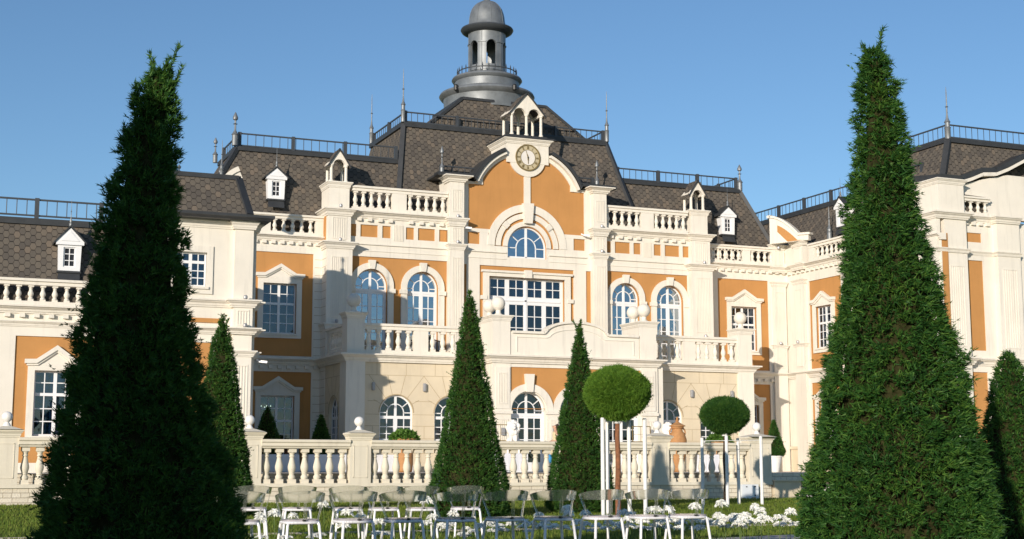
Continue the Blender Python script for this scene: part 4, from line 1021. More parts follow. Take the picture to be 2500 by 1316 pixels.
def dormer(fr, uc, v0, wfront, depth, hw=.33, wall=.86, apex=1.30, win=(.155, .13, .62)):
    m = MB(fr); wf = wfront
    o = [(uc-hw, v0), (uc+hw, v0), (uc+hw*1.08, v0+wall), (uc-hw*1.08, v0+wall)]
    m.plate(o, [rect(uc-win[0]-.02, uc+win[0]+.02, v0+win[1], v0+win[1]+win[2])], wf-.10, wf)
    m.box(uc-hw+.01, uc+hw-.01, v0+.02, v0+wall, wf-depth, wf-.12)
    ob = part(m, 'dormer', 'frame')
    m = MB(fr); m.plate([(uc-hw*1.28, v0+wall-.05), (uc+hw*1.28, v0+wall-.05), (uc+hw*1.28, v0+wall+.05), (uc, v0+apex-.03), (uc-hw*1.28, v0+wall+.05)], [], wf-.12, wf+.06)
    m.plate([(uc-hw*.85, v0+wall+.07), (uc+hw*.85, v0+wall+.07), (uc, v0+apex-.14)], [], wf+.05, wf+.08) 
    part(m, 'dormer_pediment', 'frame', parent=ob)
    m = MB(fr); k = hw*1.28+.07; sl = (apex-wall-.05)/(hw*1.28)
    for s_ in (-1, 1):
        P = [fr.p(uc, v0+apex, wf+.10), fr.p(uc, v0+apex, wf-depth), fr.p(uc+s_*k, v0+apex-sl*k, wf-depth), fr.p(uc+s_*k, v0+apex-sl*k, wf+.10)]
        Q = [p+Vector((0, 0, .06)) for p in P]; m.add(P+Q, [(0, 3, 2, 1), (4, 5, 6, 7), (0, 4, 7, 3), (1, 2, 6, 5), (3, 7, 6, 2)])
    part(m, 'dormer_roof', 'trim', parent=ob)
    m = MB(fr); g = wf-.06; a, b_ = uc-win[0], uc+win[0]; z0, z1 = v0+win[1], v0+win[1]+win[2]
    m.plate(rect(a-.02, b_+.02, z0, z1), [rect(a+.025, b_-.025, z0+.035, z1-.035)], g-.02, g+.02); m.box(uc-.014, uc+.014, z0+.03, z1-.03, g-.012, g+.012)
    for k_ in (1, 2): z = z0+(z1-z0)*k_/3; m.box(a+.02, b_-.02, z-.012, z+.012, g-.011, g+.011)
    part(m, 'window_frame', 'frame', parent=ob)
    m = MB(fr); m.box(a, b_, z0, z1, g-.025, g-.021); part(m, 'pane', 'dark', parent=ob)
    m = MB(fr); m.box(uc-hw-.03, uc+hw+.03, v0-.05, v0+.015, wf-.3, wf+.03); m.quad(fr.p(uc-hw, v0-.04, wf-.02), fr.p(uc+hw, v0-.04, wf-.02), fr.p(uc+hw, v0-.34, wf+.09), fr.p(uc-hw, v0-.34, wf+.09)); part(m, 'dormer_apron', 'trim', parent=ob)
    m = MB(fr); c = fr.p(uc, v0+apex+.03, wf-.02); m.lathe(c, [(.05, 0), (.055, .08), (.03, .10), (.045, .16), (.012, .26), (.010, .45), (.022, .47), (.008, .5), (.003, .86)], 8); part(m, 'finial', 'metal', 'auto', ob)
dormer(FR, 13.18, 11.72, -.35, 1.2); dormer(FR, 34.15, 11.62, -.35, 1.2)
dormer(FX(37.0), -51.6, 11.55, -.35, 1.2)
# right wing roof (slope facing -X) and its end pavilion
xb, xt, zt = 37.25, 38.25, 12.95
roof([((xb, 57.5, 10.5), (xb, 46.6, 10.5), (xt, 47.0, zt), (xt, 60, zt))]); bars([((xt, 60, zt), (xt, 47.0, zt))], .2, .2)
roof([((xt, 47, zt), (xt+6, 47, zt), (xt+6, 60, zt), (xt, 60, zt))], 'trim', 'roof_deck')
railing([(xt+.05, 60, zt+.05), (xt+.05, 47.2, zt+.05)], .58, post=2.1, pitch=.3)
ex, ey, ez = 38.7, 46.0, 14.35
roof([((37.35, 45.2, 11.05), (48, 45.2, 11.05), (48, ey, ez), (ex, ey, ez)), ((37.35, 52.0, 11.05), (37.35, 45.2, 11.05), (ex, ey, ez), (ex, 51.5, ez))])
roof([((ex, ey, ez), (48, ey, ez), (48, 51.5, ez), (ex, 51.5, ez))], 'trim', 'roof_deck')
bars([((ex, ey, ez), (48, ey, ez)), ((ex, ey, ez), (ex, 51.5, ez)), ((37.35, 45.2, 11.05), (ex, ey, ez))], .24, .18)
railing([(ex, 51.5, ez+.05), (ex, ey, ez+.05), (48, ey, ez+.05)], .60, post=20, pitch=.30); finial((ex, ey, ez+.05), 2.2, .12)
finial((37.3, 52.4, 11.1), 1.5, .11)
# left wing roof
roof([((-3, 45.86, 5.9), (7.6, 45.86, 5.9), (7.6, 46.9, 8.72), (-3, 46.9, 8.72))]); bars([((-3, 46.9, 8.74), (7.5, 46.9, 8.74))], .2, .20)
roof([((-3, 46.9, 8.72), (7.6, 46.9, 8.72), (7.6, 56, 8.72), (-3, 56, 8.72))], 'trim', 'roof_deck')
railing([(-2.9, 47.0, 8.86), (3.45, 47.0, 8.86), (7.4, 47.0, 8.86)], .60, post=1.95, pitch=.295)
dormer(FL, 4.42, 7.12, -.65, 1.0, hw=.33, wall=.88, apex=1.40, win=(.165, .14, .62))
# pavilion roof: flared eave, steep slope, flat top
ev = 8.98
E0 = [(7.0, 45.0, ev), (10.55, 45.0, ev), (10.55, 51, ev), (7.0, 51, ev)]; E1 = [(7.35, 45.65, 9.22), (9.95, 45.65, 9.22), (9.95, 49.6, 9.22), (7.35, 49.6, 9.22)]
E2 = [(7.3, 46.3, 10.52), (9.68, 46.3, 10.52), (9.68, 48.9, 10.52), (7.3, 48.9, 10.52)]
for A_, B_ in ((E0, E1), (E1, E2)): roof([(A_[i], A_[(i+1) % 4], B_[(i+1) % 4], B_[i]) for i in range(4)])
roof([E2], 'trim', 'roof_deck'); bars([(E2[i], E2[(i+1) % 4]) for i in range(4)], .16, .15); bars([(E1[1], E2[1]), (E1[2], E2[2]), (E1[0], E2[0])], .26, .08)
m = MB(); m.sweep([(7.0, 45.0), (10.5, 45.0), (10.5, 51)], [(-.5, 8.92), (.0, 8.92), (.06, 8.98), (.10, 9.0), (.10, 9.09), (.04, 9.10), (-.1, 9.06), (-.5, 9.0)]); part(m, 'gutter', 'trim')
finial((8.0, 47.9, 10.55), .62, .07, True); finial((9.15, 46.5, 10.55), 1.25, .06); finial((9.5, 48.5, 10.5), .8, .06, True)
cgable((13.0, 56.2), radians(180+62)) if False else None
m = MB(FY(52.0)); m.band(11.4, 10.9, 1.18, 1.36, -.2, 0, 20, 66, 14); m.band(11.4, 10.9, .9, 1.18, -.2, -.06, 20, 66, 14); part(m, 'corner_gable', 'cream')
# floodlights and cameras fixed to the cornices
def spot(p, s_=.07):
    m = MB(); m.lathe(p, [(s_*.7, 0), (s_, s_*.3), (s_, s_*1.3), (s_*.6, s_*1.8)], 10); part(m, 'floodlight', 'lampgrey')
for p in ((XC-3.3, 54.5, 11.29), (XC+3.3, 54.5, 11.29), (XC-3.3, 54.5, 10.21), (XC+3.3, 54.5, 10.21), (XC-8.3, 54.45, 9.99), (XC+8.3, 54.45, 9.99), (XC-8.3, 54.45, 11.35), (9.75, 45.1, 6.38), (9.75, 45.05, 5.48), (15.4, 54.45, 6.73), (32.1, 54.45, 6.73), (36.4, 55.1, 6.61), (36.7, 54.2, 6.61), (36.4, 55.1, 11.0), (XC+2.9, 54.3, 6.73)): spot(p)
def cctv(p):
    m = MB(); p = Vector(p); m.bar(p, p+Vector((.24, -.12, -.03)), .07, .07); m.tube(p+Vector((-.05, .12, .06)), p, .03); part(m, 'security_camera', 'frame')
cctv((10.35, 45.6, 4.45)); cctv((XC-2.9, 54.7, 10.92)); cctv((XC+2.55, 54.75, 10.95))

exec_objects = True

# ================================================================== ground, terrace
def gz(y): return 0.0 if y < 20 else min(0.17, 0.17*(y-20)/15.0)
m = MB()
ys = [-300, -60, -10, 5, 12, 16, 20, 24, 28, 32, 35, 36.3, 60, 120, 400]; xs = [-400, -100, -30, -10, 0, 10, 20, 30, 60, 150, 500]
P = [(x, y, gz(y)) for y in ys for x in xs]; nx = len(xs)
m.add(P, [(j*nx+i, j*nx+i+1, (j+1)*nx+i+1, (j+1)*nx+i) for j in range(len(ys)-1) for i in range(nx-1)])
lawn = m.build('lawn', 'lawn', smooth=True); tag(lawn, kind='structure')
m = MB(); m.add([Vector((x, y, z)) for z in (0.1, .90) for y in (37.3, 56) for x in (-6, 52)], [(0,1,3,2), (4,6,7,5), (0,4,5,1), (2,3,7,6), (0,2,6,4), (1,5,7,3)])
m.add([Vector((x, y, z)) for z in (.66, .905) for y in (36.05, 37.31) for x in (23.36, 30)], [(0,1,3,2), (4,6,7,5), (0,4,5,1), (2,3,7,6), (0,2,6,4), (1,5,7,3)])
tag(m.build('terrace', 'veneer'), kind='structure')
m = MB(); m.add([(-6, 37.25, .905), (52, 37.25, .905), (52, 56, .905), (-6, 56, .905)], [(0, 1, 2, 3)]); tag(m.build('terrace_paving', 'terrace'), kind='structure')
m = MB(); m.add([(10.7, 14, .012), (40, 14, .012), (40, 19.6, .012), (12.9, 19.22, .012), (10.9, 18.55, .012)], [(0, 1, 2, 3, 4)]); tag(m.build('garden_path', 'path'), kind='structure')
m = MB(); m.box(0.5, 16, .0, .05, -.03, .03, FY(22.0)); tag(m.build('lawn_edging', 'path'), 'thin pale edging strip lying in the lawn among the white flowers', 'lawn edging')

# grass blades: a band of the lawn near enough to read as grass
def blades(n, x0, x1, y0, y1, h, w):
    r = np.random.default_rng(3); u = r.random(n); y = y0+(y1-y0)*u**1.3; cx = 0.42*y; hwid = 0.40*y
    x = cx+(r.random(n)*2-1)*hwid; a = r.random(n)*2*pi; hh = h*(.5+r.random(n)); ww = w*(1+(y-y0)/25)
    z = np.where(y < 20, 0, np.minimum(.17, .17*(y-20)/15)); lx = (r.random(n)-.5)*h*1.2; ly = (r.random(n)-.5)*h*1.2
    V = np.zeros((n, 3, 3)); V[:, 0] = np.stack([x-np.cos(a)*ww, y-np.sin(a)*ww, z], 1); V[:, 1] = np.stack([x+np.cos(a)*ww, y+np.sin(a)*ww, z], 1); V[:, 2] = np.stack([x+lx, y+ly, z+hh], 1)
    keep = ~((x > 10.8) & (y < 19.3)); V = V[keep]; n = len(V)
    me = bpy.data.meshes.new('grass'); me.vertices.add(n*3); me.vertices.foreach_set('co', V.reshape(-1))
    me.loops.add(n*3); me.loops.foreach_set('vertex_index', np.arange(n*3)); me.polygons.add(n); me.polygons.foreach_set('loop_start', np.arange(0, n*3, 3)); me.polygons.foreach_set('loop_total', np.full(n, 3))
    me.materials.append(M['grassblade']); me.update(); me.validate(); o = bpy.data.objects.new('grass', me); COL.objects.link(o); return o
tag(blades(150000, 0, 0, 15, 36.0, .045, .006), kind='stuff')

# ------------------------------------------------------------------ garden balustrade with ball-topped pillars
TB = FY(36.0); PIL = [5.1, 8.0, 10.87, 13.8, 16.98, 19.65, 22.95]
gb = empty('garden_balustrade', (14, 36, .1)); WORLD_ROOTS.append(gb); tag(gb, 'long pale stone balustrade with ball topped pillars along the edge of the terrace', 'balustrade')
m = MB(TB); m.box(1.5, 23.33, .05, .57, -.42, 0); part(m, 'base_wall', 'veneer', parent=gb)
m = MB(TB); m.box(1.5, 23.36, .57, .66, -.45, .05); part(m, 'plinth', 'fence_stone', parent=gb)
for i, x in enumerate([2.2]+PIL):
    hw = .28 if x < 22 else .37
    m = MB(TB); m.box(x-hw, x+hw, .66, 1.78, -.30-hw+.28, .05); 
    for a, b_, c, d_ in ((x-hw+.09, x-hw+.105, .80, 1.62), (x+hw-.105, x+hw-.09, .80, 1.62), (x-hw+.09, x+hw-.09, .80, .815), (x-hw+.09, x+hw-.09, 1.605, 1.62)): m.box(a, b_, c, d_, .05, .062)
    q = [(x-hw, 36.32), (x-hw, 35.95), (x+hw, 35.95), (x+hw, 36.32), (x-hw, 36.32)]
    m.sweep(q, cprof(1.76, 1.94, .10, .2)); m.plate(rect(x-hw-.08, x+hw+.08, 1.90, 1.945), [], -.38, .13)
    pil = part(m, 'pillar', 'fence_stone', parent=gb)
    m = MB(TB)
    z0, z1 = 1.945, 2.03; k = hw+.07; cy_ = 36.13
    m.add([(x-k, cy_-k+.02, z0), (x+k, cy_-k+.02, z0), (x+k, cy_+k-.02, z0), (x-k, cy_+k-.02, z0), (x-.09, cy_-.09, z1), (x+.09, cy_-.09, z1), (x+.09, cy_+.09, z1), (x-.09, cy_+.09, z1)], [(0, 1, 5, 4), (1, 2, 6, 5), (2, 3, 7, 6), (3, 0, 4, 7), (4, 5, 6, 7)]); part(m, 'pillar_cap', 'fence_stone', parent=pil)
    ballfin((x, cy_, 2.02), .128, 'ball_finial', 'marble', pil, .10)
allp = [2.2]+PIL
for a, b_ in zip(allp[:-1], allp[1:]):
    x0, x1 = a+(.28), b_-(.28 if b_ < 22 else .37)
    m = MB(TB); m.sweep([(x0, 35.98), (x1, 35.98)], [(-.30, 1.54), (.0, 1.54), (.02, 1.58), (.055, 1.60), (.055, 1.67), (.09, 1.70), (.09, 1.755), (.07, 1.765), (-.34, 1.765), (-.34, 1.54)]); part(m, 'rail', 'fence_stone', parent=gb)
    n = round((x1-x0)/.315)
    for i in range(n): inst(BAL2, 'baluster', (x0+(x1-x0)*(i+.5)/n, 36.13, .66), gb, (1.0, 1.0, .88))

# ramp wall and steps to the right of the last pillar
m = MB(FY(35.9)); m.box(23.38, 24.28, .05, .66, -1.2, 0); m.box(23.36, 24.3, .66, .70, -1.3, .04); tag(m.build('ramp_wall', 'beige'), 'low beige wall block beside the garden steps, right of the last pillar', 'wall')
m = MB(FY(35.9))
for k in range(5): m.box(24.32, 27.5, .06+k*.15, .06+(k+1)*.15-.03 if k < 4 else .86, -1.4, -.28*k)
tag(m.build('garden_steps', 'marble'), 'pale stone steps rising to the terrace beside the big right yew', 'steps')
m = MB(FY(35.75)); m.box(22.17, 22.72, .16, .58, -.16, .02); ub = m.build('utility_box', 'box'); tag(ub, 'small white enamel utility box standing against the stone base wall', 'utility box')
m = MB(FY(35.75)); m.box(22.30, 22.34, .50, .53, .02, .03); m.box(22.58, 22.62, .50, .54, .02, .035); m.box(22.58, 22.62, .25, .29, .02, .035); m.build('box_latch', 'black', ub)
m = MB(FY(35.75)); m.box(22.50, 22.62, .185, .215, .02, .028); m.build('box_sticker', 'terracotta', ub)
m = MB(); m.lathe((23.95, 35.4, .16), [(.03, 0), (.05, .02), (.06, .08), (.04, .11)], 10); tag(m.build('ground_spotlight', 'black'), 'small black ground spotlight in the grass before the beige ramp wall', 'spotlight')

# ------------------------------------------------------------------ yews
def tri_mesh(name, V, mk, parent):
    n = len(V); me = bpy.data.meshes.new(name); me.vertices.add(n*3); me.vertices.foreach_set('co', V.reshape(-1).astype(np.float32))
    me.loops.add(n*3); me.loops.foreach_set('vertex_index', np.arange(n*3)); me.polygons.add(n); me.polygons.foreach_set('loop_start', np.arange(0, n*3, 3)); me.polygons.foreach_set('loop_total', np.full(n, 3))
    me.materials.append(M[mk]); me.update(); me.validate(); o = bpy.data.objects.new(name, me); COL.objects.link(o); o.parent = parent; return o
def unit(a): return a/np.maximum(1e-9, np.linalg.norm(a, axis=-1, keepdims=True))
def sprays(P, D, L, w, k, rng, spread=.75):
    n = len(P); out = np.zeros((n*k, 3, 3))
    for j in range(k):
        d = unit(D+rng.normal(size=(n, 3))*spread*.6); s_ = unit(np.cross(d, rng.normal(size=(n, 3)))); l = (L*(.6+.8*rng.random(n)))[:, None]
        b0 = P+d*0+rng.normal(size=(n, 3))*L.reshape(-1, 1)*.12 if hasattr(L, 'reshape') else P
        out[j::k, 0] = b0-s_*w; out[j::k, 1] = b0+s_*w; out[j::k, 2] = b0+d*l+s_*w*.2
    return out
def lump(P, s, seed):
    r = np.random.default_rng(seed); v = np.zeros(len(P))
    for i in range(9):
        k = r.normal(size=3)*s*(1+.35*i); v += np.sin(P@k+r.random()*6.28)/(1+.25*i)
    return v/3.0
def yew(name, base, prof, n, L, w, label, group, mk='yew', lean=(0, 0), shoots=0, seed=1, k=5, rough=.07, up=.55, gap=.11, bend=None):
    """prof: [(z, r)] from the ground to the tip"""
    root = empty(name, base); tag(root, label, 'yew', group)
    rng = np.random.default_rng(seed); zs = np.array([p[0] for p in prof]); rs = np.array([p[1] for p in prof]); H = zs[-1]
    def off(z): return np.interp(z, [q[0] for q in bend], [q[1] for q in bend]) if bend else 0.0*z
    # core
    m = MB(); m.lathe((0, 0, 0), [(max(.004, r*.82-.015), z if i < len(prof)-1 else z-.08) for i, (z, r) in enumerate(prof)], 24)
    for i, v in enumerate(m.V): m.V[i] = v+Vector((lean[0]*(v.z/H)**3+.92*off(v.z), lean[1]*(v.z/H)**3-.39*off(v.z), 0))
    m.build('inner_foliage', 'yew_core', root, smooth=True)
    # sample area-weighted
    cand = zs[0]+rng.random(n*3)*(H-zs[0]); rr = np.interp(cand, zs, rs)+.03; keep = rng.random(n*3) < rr/rr.max(); z = cand[keep][:n]; n = len(z)
    z = np.clip(z, zs[0]+.01, H-.01); r = np.interp(z, zs, rs); a = rng.random(n)*2*pi
    P = np.stack([r*np.cos(a), r*np.sin(a), z], 1)
    lm = lump(P*np.array([1, 1, .8]), 9, seed)+.5*lump(P, 24, seed+5)
    dr = rough*lm*np.minimum(1, r/.15)+rng.normal(size=n)*.012-.05*rng.random(n)**2
    rad = np.stack([np.cos(a), np.sin(a), np.zeros(n)], 1); P = P+rad*dr[:, None]; P[:, 0] += lean[0]*(z/H)**3; P[:, 1] += lean[1]*(z/H)**3; P[:, 0] += .92*off(z); P[:, 1] -= .39*off(z)
    ok = (lm > np.quantile(lm, gap)) | (rng.random(n) < .15); P = P[ok]; rad = rad[ok]; n = len(P)
    D = unit(rad+np.array([0, 0, up])+rng.normal(size=(n, 3))*.35)
    T = [sprays(P, D, np.full(n, L), w, k, rng)]
    # longer shoots that break the outline
    ns = max(20, n//70); idx = rng.choice(n, ns, replace=False); P2 = P[idx]; D2 = unit(D[idx]+rng.normal(size=(ns, 3))*.4)
    ln = L*(1.2+2.2*rng.random(ns)**2)
    for t_ in np.linspace(0, 1, 5): T.append(sprays(P2+D2*(ln*t_)[:, None], D2, np.full(ns, L*.55), w*.8, 4, rng))
    if shoots:
        for s_ in range(shoots):
            zz = H*(.80+.20*rng.random()); r0 = np.interp(zz, zs, rs)*rng.random(); a0 = rng.random()*2*pi
            p = np.array([r0*cos(a0)+lean[0]*(zz/H)**3, r0*sin(a0)+lean[1]*(zz/H)**3, zz]); d = unit(np.array([cos(a0)*.35, sin(a0)*.35, 1.0])+rng.normal(size=3)*.15); l = .10+.20*rng.random()
            q = np.array([p+d*l*t_ for t_ in np.linspace(0, 1, 14)]); T.append(sprays(q, np.repeat(d[None], 14, 0), np.full(14, L*.9), w, 7, rng, 1.1))
    tri_mesh('crown', np.concatenate(T), mk, root)
    m = MB(); m.tube((float(.92*off(0.)), float(-.39*off(0.)), -.05), (lean[0]*.2, lean[1]*.2, H*.6), .06, .02, 8); m.build('trunk', 'bark_dark', root)
    return root
YG = 'clipped conical yews on the lawn'
yew('conical_yew', (1.54, 11.23, 0), [(0, .76), (.3, .76), (.5, .72), (.97, .63), (1.5, .49), (1.95, .40), (2.4, .325), (2.93, .245), (3.4, .19), (3.8, .145), (3.98, .115), (4.06, .09), (4.12, .03)], 27000, .050, .0062, 'tall dark shaded conical yew with ragged tip, largest on the left', YG, lean=(.16, -.065), bend=[(0, .19), (.5, .17), (1.0, .11), (2.0, .03), (3.0, 0), (4.1, .0)], shoots=24, seed=3, rough=.085)
yew('conical_yew', (6.98, 9.02, 0), [(0, .70), (.5, .70), (.95, .64), (1.4, .55), (1.95, .44), (2.4, .34), (3.03, .225), (3.66, .15), (4.0, .115), (4.2, .08), (4.32, .03)], 27000, .050, .0062, 'tall sunlit conical yew, largest on the right beside the garden steps', YG, lean=(-.06, .03), shoots=8, seed=5, rough=.07, up=.1)
yew('conical_yew', (10.33, 26.75, .07), [(0, .60), (.12, .76), (.5, .77), (1.0, .66), (1.5, .55), (2.0, .46), (2.6, .35), (3.2, .25), (3.8, .16), (4.2, .09), (4.5, .02)], 12000, .055, .009, 'sunlit conical yew standing before the left part of the balcony, middle of the lawn', YG, seed=8, shoots=4, rough=.03)
yew('conical_yew', (13.45, 28.2, .09), [(0, .55), (.12, .70), (.5, .70), (1.0, .60), (1.5, .50), (2.0, .41), (2.6, .29), (3.1, .20), (3.5, .13), (3.8, .07), (4.05, .02)], 11000, .055, .009, 'conical yew standing just left of the big round ball tree', YG, seed=9, shoots=5, rough=.03)
yew('conical_yew', (5.72, 28.5, .09), [(0, .55), (.12, .68), (.5, .66), (1.0, .56), (1.6, .46), (2.1, .38), (2.6, .31), (3.1, .23), (3.5, .15), (3.8, .07), (3.98, .02)], 11000, .055, .009, 'narrow conical yew partly behind the largest left yew', YG, seed=10, shoots=5, rough=.03)
yew('conical_yew', (13.65, 15.2, 0), [(0, .60), (.5, .60), (1.0, .50), (1.6, .36), (2.1, .22), (2.45, .10), (2.6, .02)], 9000, .055, .008, 'conical yew at the right edge, behind the tall sunlit one', YG, seed=11, rough=.04)
# a broad conifer outside the picture to the left, whose shade lies on the large left yew
yew('conical_yew', (-2.3, 7.35, 0), [(0, 1.3), (.5, 1.35), (1.5, 1.15), (2.6, .95), (3.5, .75), (4.3, .5), (4.85, .2), (5.1, .03)], 9000, .10, .02, 'broad conical yew outside the picture on the left, shading the largest left yew', YG, seed=12, rough=.08)

# ------------------------------------------------------------------ ball trees with stakes
def ball_tree(base, zc, rx, rz, n, mk, bark, label, seed, tr, hw=.0):
    root = empty('ball_tree', base); tag(root, label, 'topiary tree', 'ball shaped standard trees')
    rng = np.random.default_rng(seed); v = unit(rng.normal(size=(n, 3))); sh = np.where(v[:, 2] < 0, .80+.2*np.abs(v[:, 2]), 1.0)
    lm = lump(v, 5, seed)*.030+rng.normal(size=n)*.012
    P = v*np.stack([rx+lm, rx+lm, rz*sh+lm], 1)+np.array([0, 0, zc]); D = unit(v+np.array([0, 0, .35])+rng.normal(size=(n, 3))*.3)
    T = [sprays(P, D, np.full(n, .06), .006, 5, rng)]; ns = n//30; i = rng.choice(n, ns); 
    for t_ in (0, .35, .7, 1.0): T.append(sprays(P[i]+D[i]*.10*t_*rng.random((ns, 1)), D[i], np.full(ns, .04), .006, 4, rng))
    tri_mesh('crown', np.concatenate(T), mk, root)
    m = MB(); m.lathe((0, 0, 0), [(max(.01, rx*.90*sin(t_)), zc-rz*.90*cos(t_)*(1 if t_ > pi/2 else .85)) for t_ in [pi*k/14 for k in range(15)]], 24); m.build('inner_foliage', mk, root, smooth=True)
    m = MB(); pts = [(0, 0, -.05)]+[(tr*sin(k*1.7+seed)*.009, 0, (zc-rz*.6)*k/7) for k in range(1, 8)]
    for k in range(7): m.tube(pts[k], pts[k+1], .062-.002*k, .060-.002*k, 12)
    m.tube(pts[7], (0, 0, zc), .045, .02, 8); m.build('trunk', bark, root, smooth='auto')
    m = MB(); z = zc-rz-.10; m.lathe((0, 0, z), [(.07, 0), (.075, .02), (.075, .08), (.07, .10)], 12); m.build('tree_tie', 'frame', root)
    return root
ball_tree((13.52, 26.55, .07), 2.50, .645, .52, 15000, 'yew_bright', 'bark_red', 'large bright green ball shaped tree on a reddish trunk between four white stakes', 21, 1)
ball_tree((18.98, 31.35, .12), 2.24, .575, .42, 10000, 'yew', 'bark_dark', 'smaller dark green ball shaped tree on a dark trunk between four white stakes', 23, 2)
def stake(x, y, z1, r, label, grp):
    m = MB(); m.lathe((0, 0, 0), [(r, -.2), (r, .02), (r*.98, z1-.02-gz(y)), (r*.9, z1-gz(y)), (r*.2, z1+.004-gz(y))], 14); o = m.build('tree_stake', 'stake', smooth='auto'); o.location = (x, y, gz(y)); tag(o, label, 'stake', grp)
W4 = ['far left', 'second', 'third', 'far right']
for (x, y, t_) in ((13.15, 26.5, 'leftmost white stake, touching the conical yew by the larger ball tree'), (13.46, 26.9, 'white stake second from the left beneath the larger ball tree'), (13.91, 26.8, 'greyish shaded white stake just right of the reddish trunk'), (14.12, 26.5, 'rightmost white stake beneath the larger ball tree')):
    stake(x, y, 2.06, .042, t_, 'white stakes round the larger ball tree')
for (x, y, z, t_) in ((18.55, 31.75, 1.80, 'leftmost thin white stake of the smaller ball tree'), (18.84, 31.05, 1.84, 'white stake just left of the dark trunk'), (19.60, 31.75, 1.80, 'grey shaded stake just right of the dark trunk'), (19.87, 31.1, 1.84, 'rightmost white stake of the smaller ball tree, before the last pillar')):
    stake(x, y, z, .042, t_, 'white stakes round the smaller ball tree')
m = MB(); m.tube((18.55, 31.75, 1.72), (18.84, 31.05, 1.72), .008, n=5); m.tube((18.84, 31.05, 1.72), (19.87, 31.1, 1.74), .008, n=5); tag(m.build('tie_wire', 'stake'), 'thin pale wire tied between the stakes of the smaller ball tree', 'wire')

# ------------------------------------------------------------------ chairs
def make_chair():
    root = empty('clear_chair', (0, 0, 0))
    R = .245; m = MB(); n = 40
    # curved band: phi 0 = middle of the back (local -Y)
    def zt(p): return .780-.075*(abs(p)/118)**1.6
    def zb(p): return .650+.010*(abs(p)/118)
    def rr(p, hi): return (.262 if hi else .245)+.012*(abs(p)/118)
    ring = []
    for i in range(n+1):
        p = -118+236*i/n; a = radians(p); 
        for (hi, th) in ((0, .0), (1, .0), (1, .024), (0, .024)):
            r = rr(p, hi)-th; ring.append((r*sin(a)*1.04, -r*cos(a), zt(p) if hi else zb(p)))
    F = []
    for i in range(n):
        a, b_ = i*4, i*4+4
        for j in range(4): k = (j+1) % 4; F.append((a+j, a+k, b_+k, b_+j))
    F += [(0, 1, 2, 3), (n*4+3, n*4+2, n*4+1, n*4)]
    m.add(ring, F); m.build('backrest', 'clear', root, smooth='auto')
    m = MB(); m.bar((0, -.225, .452), (0, -.243, .66), .034, .014, (0, 1, 0)); m.build('back_spine', 'clear', root)
    for s_ in (-1, 1):
        m = MB(); m.bar((s_*.200, -.03, .452), (s_*.265, .03, .67), .030, .014, (1, 0, 0)); m.build('arm_post', 'clear', root)
    m = MB(); pts = []
    def sq(t_, r): c, s_ = cos(t_), sin(t_); e = .55; return (r*math.copysign(abs(c)**e, c), r*math.copysign(abs(s_)**e, s_))
    top = [sq(2*pi*i/32, .205) for i in range(32)]
    V = [(x, y, .462+.0*x) for x, y in top]+[(x*.97, y*.97, .445) for x, y in top]; m.add(V, [tuple(range(32)), tuple(range(63, 31, -1))]+[(i, (i+1) % 32, 32+(i+1) % 32, 32+i) for i in range(32)]); m.build('seat', 'seat', root, smooth='auto')
    m = MB(); ringp = [(*sq(2*pi*i/32, .197), .428) for i in range(33)]; m.pipe(ringp, .0165, 8); 
    m.build('seat_frame', 'chairwhite', root, smooth='auto')
    for sx_ in (-1, 1):
        for sy_ in (-1, 1):
            m = MB(); m.pipe([(sx_*.165, sy_*.165, .432), (sx_*.178, sy_*.178, .40), (sx_*.215, sy_*.225, 0)], .0165, 10); m.build('leg', 'chairwhite', root, smooth='auto')
    m = MB(); m.lathe((0, -.205, .446), [(.02, 0), (.024, .008), (.014, .022)], 10); m.build('spine_bolt', 'black', root)
    return root
proto = make_chair()
front = [(3.45, 15.98), (4.13, 15.97), (4.75, 15.97), (5.33, 15.92), (5.95, 15.85), (6.56, 15.82), (7.17, 15.78), (7.85, 15.86), (8.47, 15.84), (9.06, 15.90)]
back = [(4.68, 20.85), (5.30, 20.67), (6.00, 20.45), (6.50, 20.30), (7.02, 20.15), (7.76, 20.25)]
ords = ['first', 'second', 'third', 'fourth', 'fifth', 'sixth', 'seventh', 'eighth', 'ninth', 'tenth']
first = True
for row, lst in (('front', front), ('back', back)):
    for i, (x, y) in enumerate(lst):
        o = proto if first else copy_tree(proto); first = False
        o.location = (x, y, gz(y)); o.rotation_euler.z = radians(random.uniform(-4, 4)+(2 if row == 'front' else -6))
        extra = {('front', 0): 'half behind the left yew', ('front', 9): 'nearest the big right yew', ('back', 0): 'beside the left yew', ('back', 5): 'before the middle conical yew'}.get((row, i), 'from the left')
        tag(o, f'clear plastic armchair on white legs, {ords[i]} in the {row} row, {extra}'.replace(', from the left', ' from the left'), 'chair', f'clear chairs in the {row} row on the lawn')

